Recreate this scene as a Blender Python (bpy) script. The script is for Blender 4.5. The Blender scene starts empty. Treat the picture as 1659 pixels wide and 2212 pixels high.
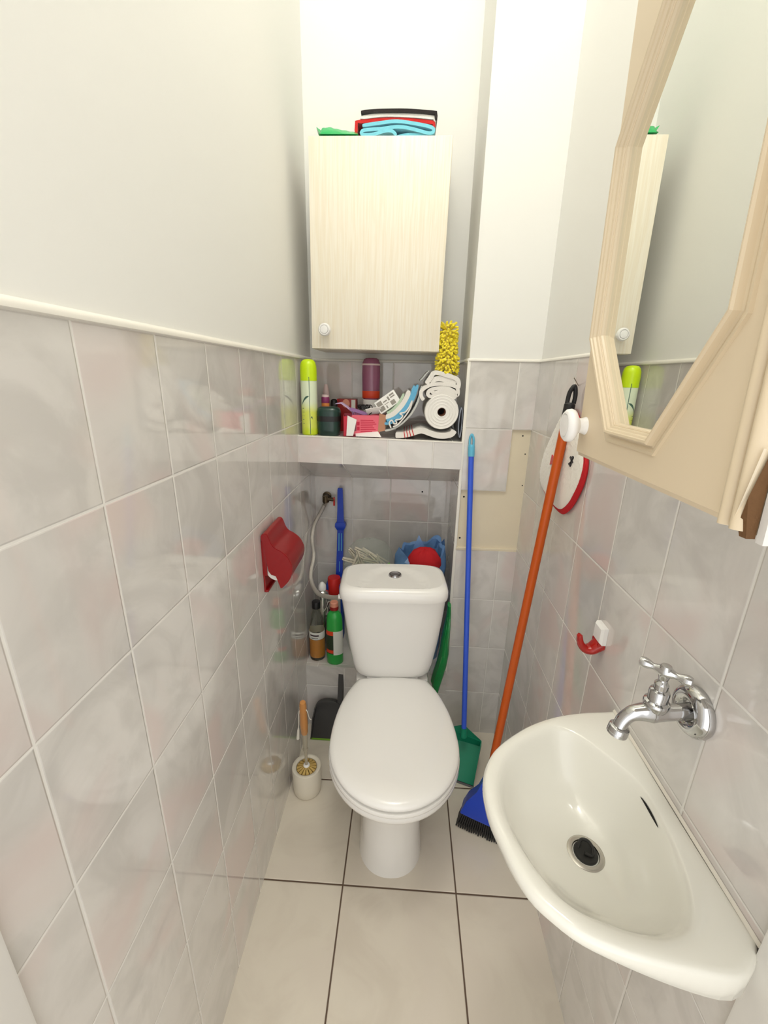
import bpy, bmesh, math, random
from mathutils import Vector, Matrix, Euler, noise as mnoise
rnd = random.Random(7)
PI = math.pi
scene = bpy.context.scene
COL = scene.collection

# ------------------------------------------------------------------ colours and materials
def lin(r, g, b):
    def f(c):
        c /= 255.0
        return c/12.92 if c <= 0.04045 else ((c+0.055)/1.055)**2.4
    return (f(r), f(g), f(b), 1.0)

def new_mat(name):
    m = bpy.data.materials.new(name); m.use_nodes = True
    nt = m.node_tree
    return m, nt, nt.nodes['Principled BSDF']

def mat(name, col, rough=0.5, metal=0.0, coat=0.0, trans=0.0, ior=1.45, bump=0.0, bscale=200.0, var=0.0, vscale=8.0,
        sheen=0.0, sss=0.0, alpha=1.0):
    m, nt, p = new_mat(name)
    c = lin(*col)
    p.inputs['Base Color'].default_value = c
    p.inputs['Roughness'].default_value = rough
    p.inputs['Metallic'].default_value = metal
    p.inputs['Coat Weight'].default_value = coat
    p.inputs['Coat Roughness'].default_value = 0.05
    p.inputs['Transmission Weight'].default_value = trans
    p.inputs['IOR'].default_value = ior
    p.inputs['Sheen Weight'].default_value = sheen
    p.inputs['Alpha'].default_value = alpha
    if sss:
        p.inputs['Subsurface Weight'].default_value = sss
        p.inputs['Subsurface Radius'].default_value = (0.01, 0.008, 0.006)
    tc = nt.nodes.new('ShaderNodeTexCoord')
    if var:
        n = nt.nodes.new('ShaderNodeTexNoise'); n.inputs['Scale'].default_value = vscale; n.inputs['Detail'].default_value = 4
        nt.links.new(tc.outputs['Object'], n.inputs['Vector'])
        mx = nt.nodes.new('ShaderNodeMix'); mx.data_type = 'RGBA'
        mx.inputs['A'].default_value = tuple(min(1, x*(1+var)) for x in c[:3])+(1,)
        mx.inputs['B'].default_value = tuple(x*(1-var) for x in c[:3])+(1,)
        nt.links.new(n.outputs['Fac'], mx.inputs['Factor']); nt.links.new(mx.outputs['Result'], p.inputs['Base Color'])
    if bump:
        n = nt.nodes.new('ShaderNodeTexNoise'); n.inputs['Scale'].default_value = bscale; n.inputs['Detail'].default_value = 3
        nt.links.new(tc.outputs['Object'], n.inputs['Vector'])
        b = nt.nodes.new('ShaderNodeBump'); b.inputs['Strength'].default_value = bump; b.inputs['Distance'].default_value = 0.002
        nt.links.new(n.outputs['Fac'], b.inputs['Height']); nt.links.new(b.outputs['Normal'], p.inputs['Normal'])
    return m

class NT:
    def __init__(s, nt): s.nt = nt
    def m(s, op, a, b=0.0, c=0.0):
        n = s.nt.nodes.new('ShaderNodeMath'); n.operation = op
        for i, v in enumerate((a, b, c)):
            if i < len(n.inputs):
                if isinstance(v, (int, float)): n.inputs[i].default_value = v
                else: s.nt.links.new(v, n.inputs[i])
        return n.outputs[0]
    def rng(s, v, a, b, lo=0.0, hi=1.0, smooth=True):
        n = s.nt.nodes.new('ShaderNodeMapRange'); n.interpolation_type = 'SMOOTHSTEP' if smooth else 'LINEAR'
        s.nt.links.new(v, n.inputs['Value'])
        n.inputs['From Min'].default_value = a; n.inputs['From Max'].default_value = b
        n.inputs['To Min'].default_value = lo; n.inputs['To Max'].default_value = hi
        return n.outputs['Result']
    def mix(s, f, a, b):
        n = s.nt.nodes.new('ShaderNodeMix'); n.data_type = 'RGBA'
        for key, v in (('Factor', f), ('A', a), ('B', b)):
            if isinstance(v, (tuple, float, int)): n.inputs[key].default_value = v
            else: s.nt.links.new(v, n.inputs[key])
        return n.outputs['Result']

def tile_mat(name, ua, u0, pu, va, v0, pv, cols, grout, gw=0.003, rough=0.07, coat=0.5, marble=7.0, bump=0.6):
    """Square tiling laid in world metres: ua/va name the axes of the columns and rows."""
    m, nt, p = new_mat(name); N = NT(nt)
    g = nt.nodes.new('ShaderNodeNewGeometry')
    sp = nt.nodes.new('ShaderNodeSeparateXYZ'); nt.links.new(g.outputs['Position'], sp.inputs[0])
    ax = {'x': sp.outputs[0], 'y': sp.outputs[1], 'z': sp.outputs[2]}
    def cell(a, o, pitch):
        u = N.m('DIVIDE', N.m('SUBTRACT', ax[a], o), pitch)
        fl = N.m('FLOOR', u); fr = N.m('SUBTRACT', u, fl)
        return fl, N.m('MULTIPLY', N.m('MINIMUM', fr, N.m('SUBTRACT', 1.0, fr)), pitch)
    iu, du = cell(ua, u0, pu); iv, dv = cell(va, v0, pv)
    d = N.m('MINIMUM', du, dv)
    tile = N.rng(d, gw*0.35, gw*0.65)
    wn = nt.nodes.new('ShaderNodeTexWhiteNoise'); wn.noise_dimensions = '2D'
    cb = nt.nodes.new('ShaderNodeCombineXYZ'); nt.links.new(iu, cb.inputs[0]); nt.links.new(iv, cb.inputs[1])
    nt.links.new(cb.outputs[0], wn.inputs['Vector'])
    off = nt.nodes.new('ShaderNodeVectorMath'); off.operation = 'SCALE'; off.inputs['Scale'].default_value = 9.0
    nt.links.new(wn.outputs['Color'], off.inputs[0])
    ad = nt.nodes.new('ShaderNodeVectorMath'); ad.operation = 'ADD'
    nt.links.new(g.outputs['Position'], ad.inputs[0]); nt.links.new(off.outputs[0], ad.inputs[1])
    n1 = nt.nodes.new('ShaderNodeTexNoise'); n1.inputs['Scale'].default_value = marble; n1.inputs['Detail'].default_value = 5
    n1.inputs['Distortion'].default_value = 1.6; n1.inputs['Roughness'].default_value = 0.55
    nt.links.new(ad.outputs[0], n1.inputs['Vector'])
    n2 = nt.nodes.new('ShaderNodeTexNoise'); n2.inputs['Scale'].default_value = marble*0.6; n2.inputs['Detail'].default_value = 2
    n2.inputs['Distortion'].default_value = 0.8
    nt.links.new(ad.outputs[0], n2.inputs['Vector'])
    c = N.mix(N.rng(n1.outputs['Fac'], 0.38, 0.66), lin(*cols[0]), lin(*cols[1]))
    c = N.mix(N.rng(n2.outputs['Fac'], 0.5, 0.72), c, lin(*cols[2]))
    c = N.mix(tile, lin(*grout), c)
    nt.links.new(c, p.inputs['Base Color'])
    nt.links.new(N.rng(tile, 0, 1, 0.7, rough), p.inputs['Roughness'])
    nt.links.new(N.m('MULTIPLY', tile, coat), p.inputs['Coat Weight']); p.inputs['Coat Roughness'].default_value = 0.06
    b = nt.nodes.new('ShaderNodeBump'); b.inputs['Strength'].default_value = bump; b.inputs['Distance'].default_value = 0.0012
    nt.links.new(N.rng(d, gw*0.3, gw*1.1), b.inputs['Height']); nt.links.new(b.outputs['Normal'], p.inputs['Normal'])
    return m

T_TOP = 1.4054; ROW = 0.202
TILE = [(224, 220, 214), (211, 207, 201), (222, 207, 201)]
GROUT = (236, 233, 226)
M = {}
M['tile_left'] = tile_mat('wall tile left', 'y', 1.0587, 0.1547, 'z', T_TOP, ROW, TILE, GROUT)
M['tile_right'] = tile_mat('wall tile right', 'y', 0.118, 0.1555, 'z', T_TOP, ROW, TILE, GROUT)
M['tile_back'] = tile_mat('wall tile back', 'x', 0.149, 0.1535, 'z', T_TOP, ROW, TILE, GROUT, gw=0.0035)
M['tile_pier'] = tile_mat('wall tile pier', 'x', 0.691, 0.1515, 'z', T_TOP, ROW, TILE, GROUT)
M['tile_ret'] = tile_mat('wall tile return', 'y', 1.046, 0.40, 'z', T_TOP, ROW, TILE, GROUT)
M['tile_ledge'] = tile_mat('ledge tile', 'x', 0.2, 0.1535, 'y', 1.046, 0.40, [(226, 222, 214), (216, 211, 204), (222, 214, 208)], GROUT)
M['tile_shelf'] = tile_mat('shelf face tile', 'x', 0.148, 0.1485, 'z', 1.4, 0.9, TILE, GROUT, gw=0.0035)
M['floor'] = tile_mat('floor tile', 'x', 0.2233, 0.3142, 'y', 0.4709, 0.3185,
                      [(229, 220, 203), (221, 211, 194), (226, 216, 200)], (98, 78, 62), gw=0.0042, rough=0.3, coat=0.12, marble=5.0)
M['paint'] = mat('wall paint', (240, 239, 233), 0.75, bump=0.06, bscale=90, var=0.012, vscale=3)
M['ceil'] = mat('ceiling paint', (244, 242, 236), 0.8)
M['plaster'] = mat('bare plaster', (231, 219, 193), 0.8, bump=0.25, bscale=40, var=0.03, vscale=14)
M['trimw'] = mat('tile edge trim', (243, 239, 228), 0.35, coat=0.15)
M['caulk'] = mat('caulk', (236, 230, 216), 0.5, var=0.05, vscale=30)
M['doorpaint'] = mat('door frame paint', (231, 228, 222), 0.4, coat=0.2)
M['ceramic'] = mat('white ceramic', (243, 241, 236), 0.10, coat=0.6)
M['ceramic_warm'] = mat('basin ceramic', (241, 239, 228), 0.12, coat=0.5)
M['seatw'] = mat('toilet seat plastic', (246, 244, 239), 0.16, coat=0.4)
M['chrome'] = mat('chrome', (196, 196, 196), 0.08, metal=1.0)
M['steel'] = mat('brushed steel', (190, 186, 178), 0.25, metal=1.0)
M['wplastic'] = mat('white plastic', (244, 242, 238), 0.3)
M['wplastic2'] = mat('white plastic inset', (240, 239, 235), 0.35)
M['dark'] = mat('dark hole', (22, 20, 18), 0.8)
M['black'] = mat('black plastic', (26, 25, 26), 0.4)
M['blackrub'] = mat('black rubber', (34, 33, 30), 0.5, bump=0.2)
M['red'] = mat('red plastic', (144, 7, 13), 0.3, coat=0.12)
M['redhook'] = mat('red hook plastic', (172, 20, 12), 0.25, coat=0.4)
M['blue'] = mat('blue plastic', (22, 66, 190), 0.35)
M['bluehandle'] = mat('blue painted tube', (58, 98, 224), 0.4, var=0.06, vscale=40)
M['cyan'] = mat('light blue plastic', (104, 190, 222), 0.4)
M['orange'] = mat('orange painted tube', (198, 84, 8), 0.38, var=0.08, vscale=30)
M['green'] = mat('green plastic', (20, 140, 104), 0.4)
M['greybin'] = mat('dark grey plastic', (62, 60, 58), 0.5)
M['lime'] = mat('lime plastic', (206, 236, 16), 0.35, coat=0.2)
M['limelip'] = mat('green rubber lip', (120, 168, 48), 0.5)
M['beige'] = mat('beige laminate', (229, 211, 181), 0.42, var=0.015, vscale=6)
M['beigeframe'] = mat('cream lacquer', (236, 222, 196), 0.3, coat=0.2)
M['beige_trim'] = mat('beige lacquered moulding', (219, 201, 170), 0.32, coat=0.15)
M['mdf'] = mat('raw fibreboard', (104, 72, 40), 0.8, bump=0.4, bscale=300, var=0.15, vscale=120)
M['mirror'] = mat('mirror glass', (242, 244, 240), 0.005, metal=1.0)
M['terry_c'] = mat('cyan cloth', (128, 214, 232), 0.9, sheen=0.4, bump=0.7, bscale=700)
M['terry_r'] = mat('red cloth', (214, 38, 34), 0.9, sheen=0.3, bump=0.7, bscale=700)
M['terry_w'] = mat('white cloth', (244, 240, 232), 0.9, sheen=0.3, bump=0.6, bscale=600)
M['terry_k'] = mat('black cloth', (34, 28, 28), 0.9, sheen=0.2, bump=0.6, bscale=700)
M['terry_b'] = mat('blue cloth', (110, 186, 224), 0.9, sheen=0.3, bump=0.6, bscale=600)
M['terry_g'] = mat('pale green cloth', (196, 218, 190), 0.9, sheen=0.3, bump=0.6, bscale=600)
M['terry_s'] = mat('grey cloth', (206, 208, 202), 0.9, sheen=0.3, bump=0.6, bscale=600)
M['terry_mitt'] = mat('white terry', (247, 241, 228), 0.95, sheen=0.5, bump=1.0, bscale=150)
M['redcloth'] = mat('red woven cloth', (196, 26, 34), 0.8, bump=0.5, bscale=400)
M['duster'] = mat('yellow chenille', (255, 230, 44), 0.85, sheen=0.5, var=0.10, vscale=60)
M['paperroll'] = mat('paper', (246, 243, 236), 0.85, bump=0.15, bscale=250)
M['card'] = mat('white card', (243, 240, 236), 0.6)
M['cardbrown'] = mat('brown card', (196, 142, 112), 0.7, var=0.05)
M['boxred'] = mat('crimson card', (202, 24, 52), 0.4)
M['boxpink'] = mat('pink card', (236, 104, 122), 0.45)
M['ink'] = mat('dark ink', (60, 40, 46), 0.6)
M['inkgrey'] = mat('grey ink', (150, 144, 136), 0.6)
M['inkred'] = mat('red ink', (206, 40, 70), 0.6)
M['lilac'] = mat('lilac plastic', (206, 178, 216), 0.4)
M['purple'] = mat('purple plastic', (150, 108, 160), 0.35)
M['darkgreen'] = mat('bottle green plastic', (22, 54, 46), 0.3, coat=0.2)
M['sprayw'] = mat('can white', (226, 236, 206), 0.3, coat=0.3)
M['leaf'] = mat('leaf print', (70, 104, 88), 0.4)
M['pinkbottle'] = mat('magenta bottle', (152, 88, 116), 0.25, coat=0.4, var=0.12, vscale=40)
M['pinkcap'] = mat('coral cap', (196, 72, 74), 0.4)
M['palepink'] = mat('pale pink tube', (226, 200, 196), 0.4)
M['ltorange'] = mat('orange label', (240, 150, 76), 0.4)
M['darkpurple'] = mat('purple label', (150, 60, 110), 0.4)
M['navy'] = mat('violet ink', (70, 60, 140), 0.5)
M['greybag'] = mat('grey plastic pouch', (150, 156, 168), 0.25, coat=0.3)
M['amber'] = mat('amber liquid', (232, 146, 28), 0.12, coat=0.5, var=0.08, vscale=30)
M['glass'] = mat('clear glass', (226, 228, 216), 0.05, trans=0.95, ior=1.12)
M['gbottle'] = mat('green bottle plastic', (46, 170, 70), 0.3, coat=0.2)
M['labelw'] = mat('paper label', (224, 224, 214), 0.5)
M['labeldk'] = mat('dark label', (40, 56, 36), 0.5)
M['orangered'] = mat('orange red label', (222, 70, 36), 0.4)
M['capred'] = mat('dark red cap', (150, 26, 24), 0.4)
M['caplit_face'] = mat('salmon lit cap', (224, 150, 124), 0.4)  # salmon stands for light on the red cap; the printed face shares it
M['redcan'] = mat('red cap', (210, 40, 34), 0.4)
M['foil'] = mat('silver foil', (200, 200, 196), 0.22, metal=0.9)
M['hosemat'] = mat('braided steel', (214, 208, 198), 0.35, metal=0.7, bump=0.8, bscale=900)
M['brass'] = mat('old valve metal', (92, 80, 62), 0.45, metal=0.8, var=0.2, vscale=60)
M['grey_h'] = mat('grey bristles blue', (30, 74, 168), 0.6, bump=0.6, bscale=300)
M['sackblue'] = mat('blue plastic bag', (112, 160, 220), 0.2, coat=0.4, trans=0.3, var=0.45, vscale=26)
M['sackgreen'] = mat('green plastic bag', (24, 146, 70), 0.25, coat=0.3, var=0.12, vscale=30)
M['packgreen'] = mat('green packet film', (22, 176, 92), 0.25, coat=0.3, var=0.12, vscale=30)
M['ltgreen'] = mat('pale green film', (122, 196, 84), 0.3, var=0.2, vscale=40)
M['clearbag'] = mat('clear polythene', (214, 224, 214), 0.12, trans=0.5, ior=1.05, alpha=0.28)
M['peg'] = mat('pale wood peg', (226, 218, 200), 0.6, var=0.06, vscale=60)
M['brushw'] = mat('brush pot plastic', (232, 224, 206), 0.4)
M['bristle'] = mat('straw bristle', (212, 178, 104), 0.7, var=0.2, vscale=90)
M['woodh'] = mat('varnished wood handle', (204, 140, 74), 0.3, coat=0.4, var=0.1, vscale=30)
M['clearp'] = mat('clear acrylic stem', (222, 214, 194), 0.1, trans=0.5, ior=1.2)
M['string'] = mat('white string', (236, 232, 220), 0.9)

def wood_mat():
    m, nt, p = new_mat('pale birch laminate'); N = NT(nt)
    tc = nt.nodes.new('ShaderNodeTexCoord')
    mp = nt.nodes.new('ShaderNodeMapping'); mp.inputs['Scale'].default_value = (95, 8, 3.0)
    nt.links.new(tc.outputs['Object'], mp.inputs[0])
    n = nt.nodes.new('ShaderNodeTexNoise'); n.inputs['Scale'].default_value = 2.2; n.inputs['Detail'].default_value = 6; n.inputs['Distortion'].default_value = 0.6
    nt.links.new(mp.outputs[0], n.inputs['Vector'])
    mp2 = nt.nodes.new('ShaderNodeMapping'); mp2.inputs['Scale'].default_value = (5, 1, 0.9)
    nt.links.new(tc.outputs['Object'], mp2.inputs[0])
    w = nt.nodes.new('ShaderNodeTexWave'); w.wave_type = 'BANDS'; w.bands_direction = 'X'
    w.inputs['Scale'].default_value = 5.0; w.inputs['Distortion'].default_value = 7.0; w.inputs['Detail'].default_value = 2; w.inputs['Detail Scale'].default_value = 0.6
    nt.links.new(mp2.outputs[0], w.inputs['Vector'])
    c = N.mix(N.rng(n.outputs['Fac'], 0.38, 0.64), lin(243, 236, 219), lin(238, 228, 206))
    c = N.mix(N.m('MULTIPLY', N.rng(w.outputs['Fac'], 0.6, 1.0), 0.12), c, lin(224, 210, 182))
    nt.links.new(c, p.inputs['Base Color']); p.inputs['Roughness'].default_value = 0.36
    return m
M['birch'] = wood_mat()

def can_mat():
    m, nt, p = new_mat('air freshener can print'); N = NT(nt)
    g = nt.nodes.new('ShaderNodeNewGeometry'); sp = nt.nodes.new('ShaderNodeSeparateXYZ'); nt.links.new(g.outputs['Position'], sp.inputs[0])
    n = nt.nodes.new('ShaderNodeTexNoise'); n.inputs['Scale'].default_value = 30; nt.links.new(g.outputs['Position'], n.inputs['Vector'])
    z = N.m('ADD', sp.outputs[2], N.m('MULTIPLY', N.m('SUBTRACT', n.outputs['Fac'], 0.5), 0.03))
    c = N.mix(N.rng(z, 1.235, 1.275), lin(222, 230, 96), lin(226, 236, 206))
    c = N.mix(N.rng(z, 1.175, 1.195), lin(204, 224, 40), c)
    nt.links.new(c, p.inputs['Base Color']); p.inputs['Roughness'].default_value = 0.3; p.inputs['Coat Weight'].default_value = 0.3
    return m
M['can'] = can_mat()

# ------------------------------------------------------------------ mesh helpers
class MB:
    def __init__(s): s.v = []; s.f = []; s.mi = []
    def add(s, vs, fs, mi=0, X=None):
        o = len(s.v)
        s.v += [tuple(X @ Vector(q)) if X else tuple(q) for q in vs]
        for f in fs: s.f.append([o+i for i in f]); s.mi.append(mi)
        return s
    def box(s, a, b, bev=0.0, mi=0, X=None, seg=2):
        bm = bmesh.new(); bmesh.ops.create_cube(bm, size=1.0)
        for v in bm.verts: v.co = Vector([a[i]+(v.co[i]+0.5)*(b[i]-a[i]) for i in range(3)])
        if bev: bmesh.ops.bevel(bm, geom=bm.edges[:], offset=bev, segments=seg, affect='EDGES', profile=0.6)
        bm.verts.index_update()
        s.add([v.co[:] for v in bm.verts], [[v.index for v in f.verts] for f in bm.faces], mi, X); bm.free(); return s
    def loft(s, rings, cap0=True, cap1=True, mi=0, X=None, closed=True):
        n = len(rings[0]); vs = [p for r in rings for p in r]; fs = []
        for i in range(len(rings)-1):
            for j in range(n if closed else n-1):
                k = (j+1) % n
                fs.append((i*n+j, i*n+k, (i+1)*n+k, (i+1)*n+j))
        if cap0: fs.append(tuple(range(n-1, -1, -1)))
        if cap1: fs.append(tuple((len(rings)-1)*n+j for j in range(n)))
        return s.add(vs, fs, mi, X)
    def lathe(s, prof, n=28, X=None, mi=0, cap0=True, cap1=True):
        rings = [[(r*math.cos(2*PI*j/n), r*math.sin(2*PI*j/n), z) for j in range(n)] for r, z in prof]
        return s.loft(rings, cap0, cap1, mi, X)
    def tube(s, pts, r, n=12, mi=0, X=None, cap=True):
        P = [Vector(p) for p in pts]; m = len(P)
        R = r if isinstance(r, (list, tuple)) else [r]*m
        t0 = (P[1]-P[0]).normalized()
        up = Vector((0, 0, 1)) if abs(t0.z) < 0.9 else Vector((1, 0, 0))
        nn = (up-t0*up.dot(t0)).normalized(); rings = []
        for i in range(m):
            t = ((P[min(i+1, m-1)]-P[i-1 if i else 0])).normalized()
            nn = (nn-t*nn.dot(t)).normalized(); b = t.cross(nn)
            rings.append([tuple(P[i]+(nn*math.cos(2*PI*j/n)+b*math.sin(2*PI*j/n))*R[i]) for j in range(n)])
        return s.loft(rings, cap, cap, mi, X)
    def ribbon(s, path, th, y0, y1, mi=0, X=None, ny=8, wob=0.0, seed=0, taper=0.0):
        """A cloth strip: path in x,z swept from y0 to y1 with a thickness."""
        P = [Vector((p[0], 0, p[1])) for p in path]; m = len(P); L = []; Rr = []
        for i in range(m):
            t = (P[min(i+1, m-1)]-P[max(i-1, 0)]).normalized(); nrm = Vector((-t.z, 0, t.x))
            h = th*0.5*(0.6 if i in (0, m-1) else 1.0)
            L.append(P[i]+nrm*h); Rr.append(P[i]-nrm*h)
        loop = L+Rr[::-1]; rings = []
        for k in range(ny+1):
            y = y0+(y1-y0)*k/ny; sh = 1.0
            ring = []
            for q in loop:
                w = mnoise.noise_vector(Vector((q.x*14, y*10, q.z*14+seed*7.3)))*wob
                ring.append((q.x+w.x, y+w.y*0.6, q.z+w.z))
            rings.append(ring)
        o = len(loop); fs = []
        vs = [p for r in rings for p in r]
        for i in range(ny):
            for j in range(o):
                k = (j+1) % o
                fs.append((i*o+j, i*o+k, (i+1)*o+k, (i+1)*o+j))
        for base, flip in ((0, True), (ny*o, False)):
            for j in range(m-1):
                q = (base+j, base+j+1, base+o-2-j, base+o-1-j)
                fs.append(q if not flip else q[::-1])
        return s.add(vs, fs, mi, X)

WM = {}
def smooth_path(pts, k=6):
    P = [Vector(p) for p in pts]; out = []
    for i in range(len(P)-1):
        a, b, c, d = P[max(i-1, 0)], P[i], P[i+1], P[min(i+2, len(P)-1)]
        for j in range(k):
            t = j/k
            out.append(tuple(0.5*((2*b)+(c-a)*t+(2*a-5*b+4*c-d)*t*t+(3*b-a-3*c+d)*t**3)))
    out.append(tuple(P[-1])); return out

def thing(name, label, cat, loc=(0, 0, 0), rot=(0, 0, 0), group=None):
    o = bpy.data.objects.new(name, None); COL.objects.link(o)
    o.location = loc; o.rotation_euler = rot; o.empty_display_size = 0.05
    o['label'] = label; o['category'] = cat
    if group: o['group'] = group
    WM[o] = Matrix.Translation(loc) @ Euler(rot).to_matrix().to_4x4()
    return o

def build(name, mb, mats, parent=None, world=True, origin=None, ang=38, label=None, flat=False):
    me = bpy.data.meshes.new(name)
    X = None
    if parent is not None and world: X = WM[parent].inverted()
    if origin is not None: X = Matrix.Translation(origin).inverted()
    vs = [tuple(X @ Vector(q)) for q in mb.v] if X else mb.v
    me.from_pydata(vs, [], mb.f)
    for m in (mats if isinstance(mats, (list, tuple)) else [mats]): me.materials.append(m)
    me.polygons.foreach_set('material_index', mb.mi)
    bm = bmesh.new(); bm.from_mesh(me); bmesh.ops.recalc_face_normals(bm, faces=bm.faces); bm.to_mesh(me); bm.free()
    if not flat:
        me.polygons.foreach_set('use_smooth', [True]*len(me.polygons))
        me.set_sharp_from_angle(angle=math.radians(ang))
    me.update()
    o = bpy.data.objects.new(name, me); COL.objects.link(o)
    if parent is not None: o.parent = parent; WM[o] = WM[parent]
    elif origin is not None: o.location = origin
    if label: o['label'] = label
    return o

def solo(name, mb, mats, label, cat, origin, group=None, **k):
    o = build(name, mb, mats, origin=origin, **k); o['label'] = label; o['category'] = cat
    if group: o['group'] = group
    WM[o] = Matrix.Translation(origin)
    return o

def struct(name, mb, mats, parent=None, **k):
    o = build(name, mb, mats, parent=parent, **k)
    if parent is None: o['kind'] = 'structure'; WM[o] = Matrix.Identity(4)
    return o

def Rz(a): return Matrix.Rotation(a, 4, 'Z')
def T(*p): return Matrix.Translation(p)
def align(d, loc=(0, 0, 0)):
    return Matrix.Translation(loc) @ Vector(d).normalized().to_track_quat('Z', 'Y').to_matrix().to_4x4()

# ------------------------------------------------------------------ the room
XR = 0.7509           # right wall
YB = 1.2955           # back of the alcove
AP = -0.0232          # the end walls stand slightly askew
PX0 = 0.5415          # left edge of the pier
def yp(x): return 1.0563+x*math.tan(AP)      # front of the pier
def yb(x): return YB+0.004+x*math.tan(AP)    # back wall
H = 3.3

def slab(xs, yf, depth, z0, z1, mi=0, mb=None):
    """wall slab across x, front face following yf(x)"""
    mb = mb or MB(); x0, x1 = xs
    vs = []
    for z in (z0, z1):
        for x, d in ((x0, 0), (x1, 0), (x1, depth), (x0, depth)): vs.append((x, yf(x)+d, z))
    return mb.add(vs, [(0, 1, 5, 4), (1, 2, 6, 5), (2, 3, 7, 6), (3, 0, 4, 7), (4, 5, 6, 7), (3, 2, 1, 0)], mi)

struct('floor', MB().box((-0.12, -1.2, -0.1), (0.95, 1.5, 0.0)), M['floor'])
struct('ceiling', MB().box((-0.12, -0.45, H), (0.95, 1.5, H+0.1)), M['ceil'])
w = MB().box((-0.12, -0.45, 0), (0.0, 1.45, T_TOP), mi=0)
w.box((-0.12, -0.45, T_TOP), (-0.004, 1.45, H), mi=1)
struct('wall_left', w, [M['tile_left'], M['paint']])
w = MB().box((XR, -0.45, 0), (XR+0.15, 1.5, T_TOP), mi=0)
w.box((XR+0.004, -0.45, T_TOP), (XR+0.15, 1.5, H), mi=1)
struct('wall_right', w, [M['tile_right'], M['paint']])
w = slab((-0.05, 0.62), yb, 0.12, 0, T_TOP)
slab((-0.05, 0.62), lambda x: yb(x)+0.003, 0.12, T_TOP, H, 1, w)
struct('wall_back', w, [M['tile_back'], M['paint']])

# pier to the right of the alcove: painted above, tiled below with a patch where tiles have come off
pier = MB()
RC = T_TOP-2*ROW; RD = T_TOP-3*ROW
slab((PX0, XR+0.02), lambda x: yp(x)+0.0075, 0.3, 0, T_TOP, 2, pier)
slab((PX0, XR+0.02), lambda x: yp(x)+0.003, 0.3, T_TOP, H, 1, pier)
slab((PX0, XR+0.02), yp, 0.0076, T_TOP-ROW, T_TOP, 0, pier)
slab((PX0, 0.6905), yp, 0.0076, RC, T_TOP-ROW+0.001, 0, pier)
slab((PX0, XR+0.02), yp, 0.0076, 0, RD-0.012, 0, pier)
pier_o = struct('wall_pier', pier, [M['tile_pier'], M['paint'], M['plaster']])
holes = [(0.557, 0.976, 0.0032), (0.554, 0.828, 0.0034), (0.741, 1.126, 0.0022), (0.727, 1.184, 0.0026), (0.744, 1.022, 0.0020)]
for x, z, r in holes:
    hm = MB().lathe([(r, 0), (r*0.9, 0.0012)], 12, align((0, -1, 0), (x, yp(x)+0.0078, z)))
    struct('screw_hole', hm, M['dark'], pier_o)
hm = MB().lathe([(0.0035, 0), (0.003, 0.0012)], 12, align((0, -1, 0), (0.428, yb(0.428)+0.0004, 0.925)))
struct('screw_hole', hm, M['dark'], bpy.data.objects['wall_back'])
# return of the pier inside the alcove (tiled low, painted high)
ret = MB()
ret.box((PX0-0.0045, yp(PX0)+0.004, 0), (PX0+0.0005, yb(PX0)+0.002, T_TOP), mi=0)
ret.box((PX0-0.0015, yp(PX0)+0.004, T_TOP), (PX0+0.0005, yb(PX0)+0.002, H), mi=1)
struct('wall_return', ret, [M['tile_ret'], M['paint']])

# tile cap trims
def bullnose(p, q, out, r=0.008, h=0.012):
    mb = MB(); p, q, out = Vector(p), Vector(q), Vector(out).normalized(); up = Vector((0, 0, 1))
    prof = [(-0.004, 0), (0.0015, 0), (r*0.62, h*0.15), (r*0.66, h*0.45), (r*0.5, h*0.75), (r*0.2, h*0.96), (-0.004, h)]
    return mb.loft([[tuple(e+out*a+up*b) for a, b in prof] for e in (p, q)])
struct('trim_1', bullnose((0, -0.10, T_TOP-0.001), (0, yb(0)+0.003, T_TOP-0.001), (1, 0, 0)), M['trimw'])
struct('trim_2', bullnose((XR, -0.03, T_TOP-0.001), (XR, yp(XR)+0.003, T_TOP-0.001), (-1, 0, 0), 0.006, 0.009), M['trimw'])
struct('trim_3', bullnose((PX0-0.004, yp(PX0), T_TOP-0.001), (XR, yp(XR), T_TOP-0.001), (0, -1, 0), 0.006, 0.009), M['trimw'])
struct('trim_4', bullnose((PX0-0.0045, yp(PX0), T_TOP-0.001), (PX0-0.0045, yb(PX0), T_TOP-0.001), (-1, 0, 0), 0.005, 0.009), M['trimw'])
struct('trim_5', bullnose((0.0, yb(0), T_TOP-0.001), (PX0, yb(PX0), T_TOP-0.001), (0, -1, 0), 0.006, 0.009), M['trimw'])
struct('trim_6', MB().box((PX0-0.0065, yp(PX0)-0.0018, 0), (PX0+0.003, yp(PX0)+0.006, T_TOP), 0.0015), M['trimw'])
struct('trim_7', MB().box((PX0, yp(0.64)-0.0005, RD-0.013), (XR, yp(0.64)+0.012, RD-0.003), 0.002), M['plaster'])

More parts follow.
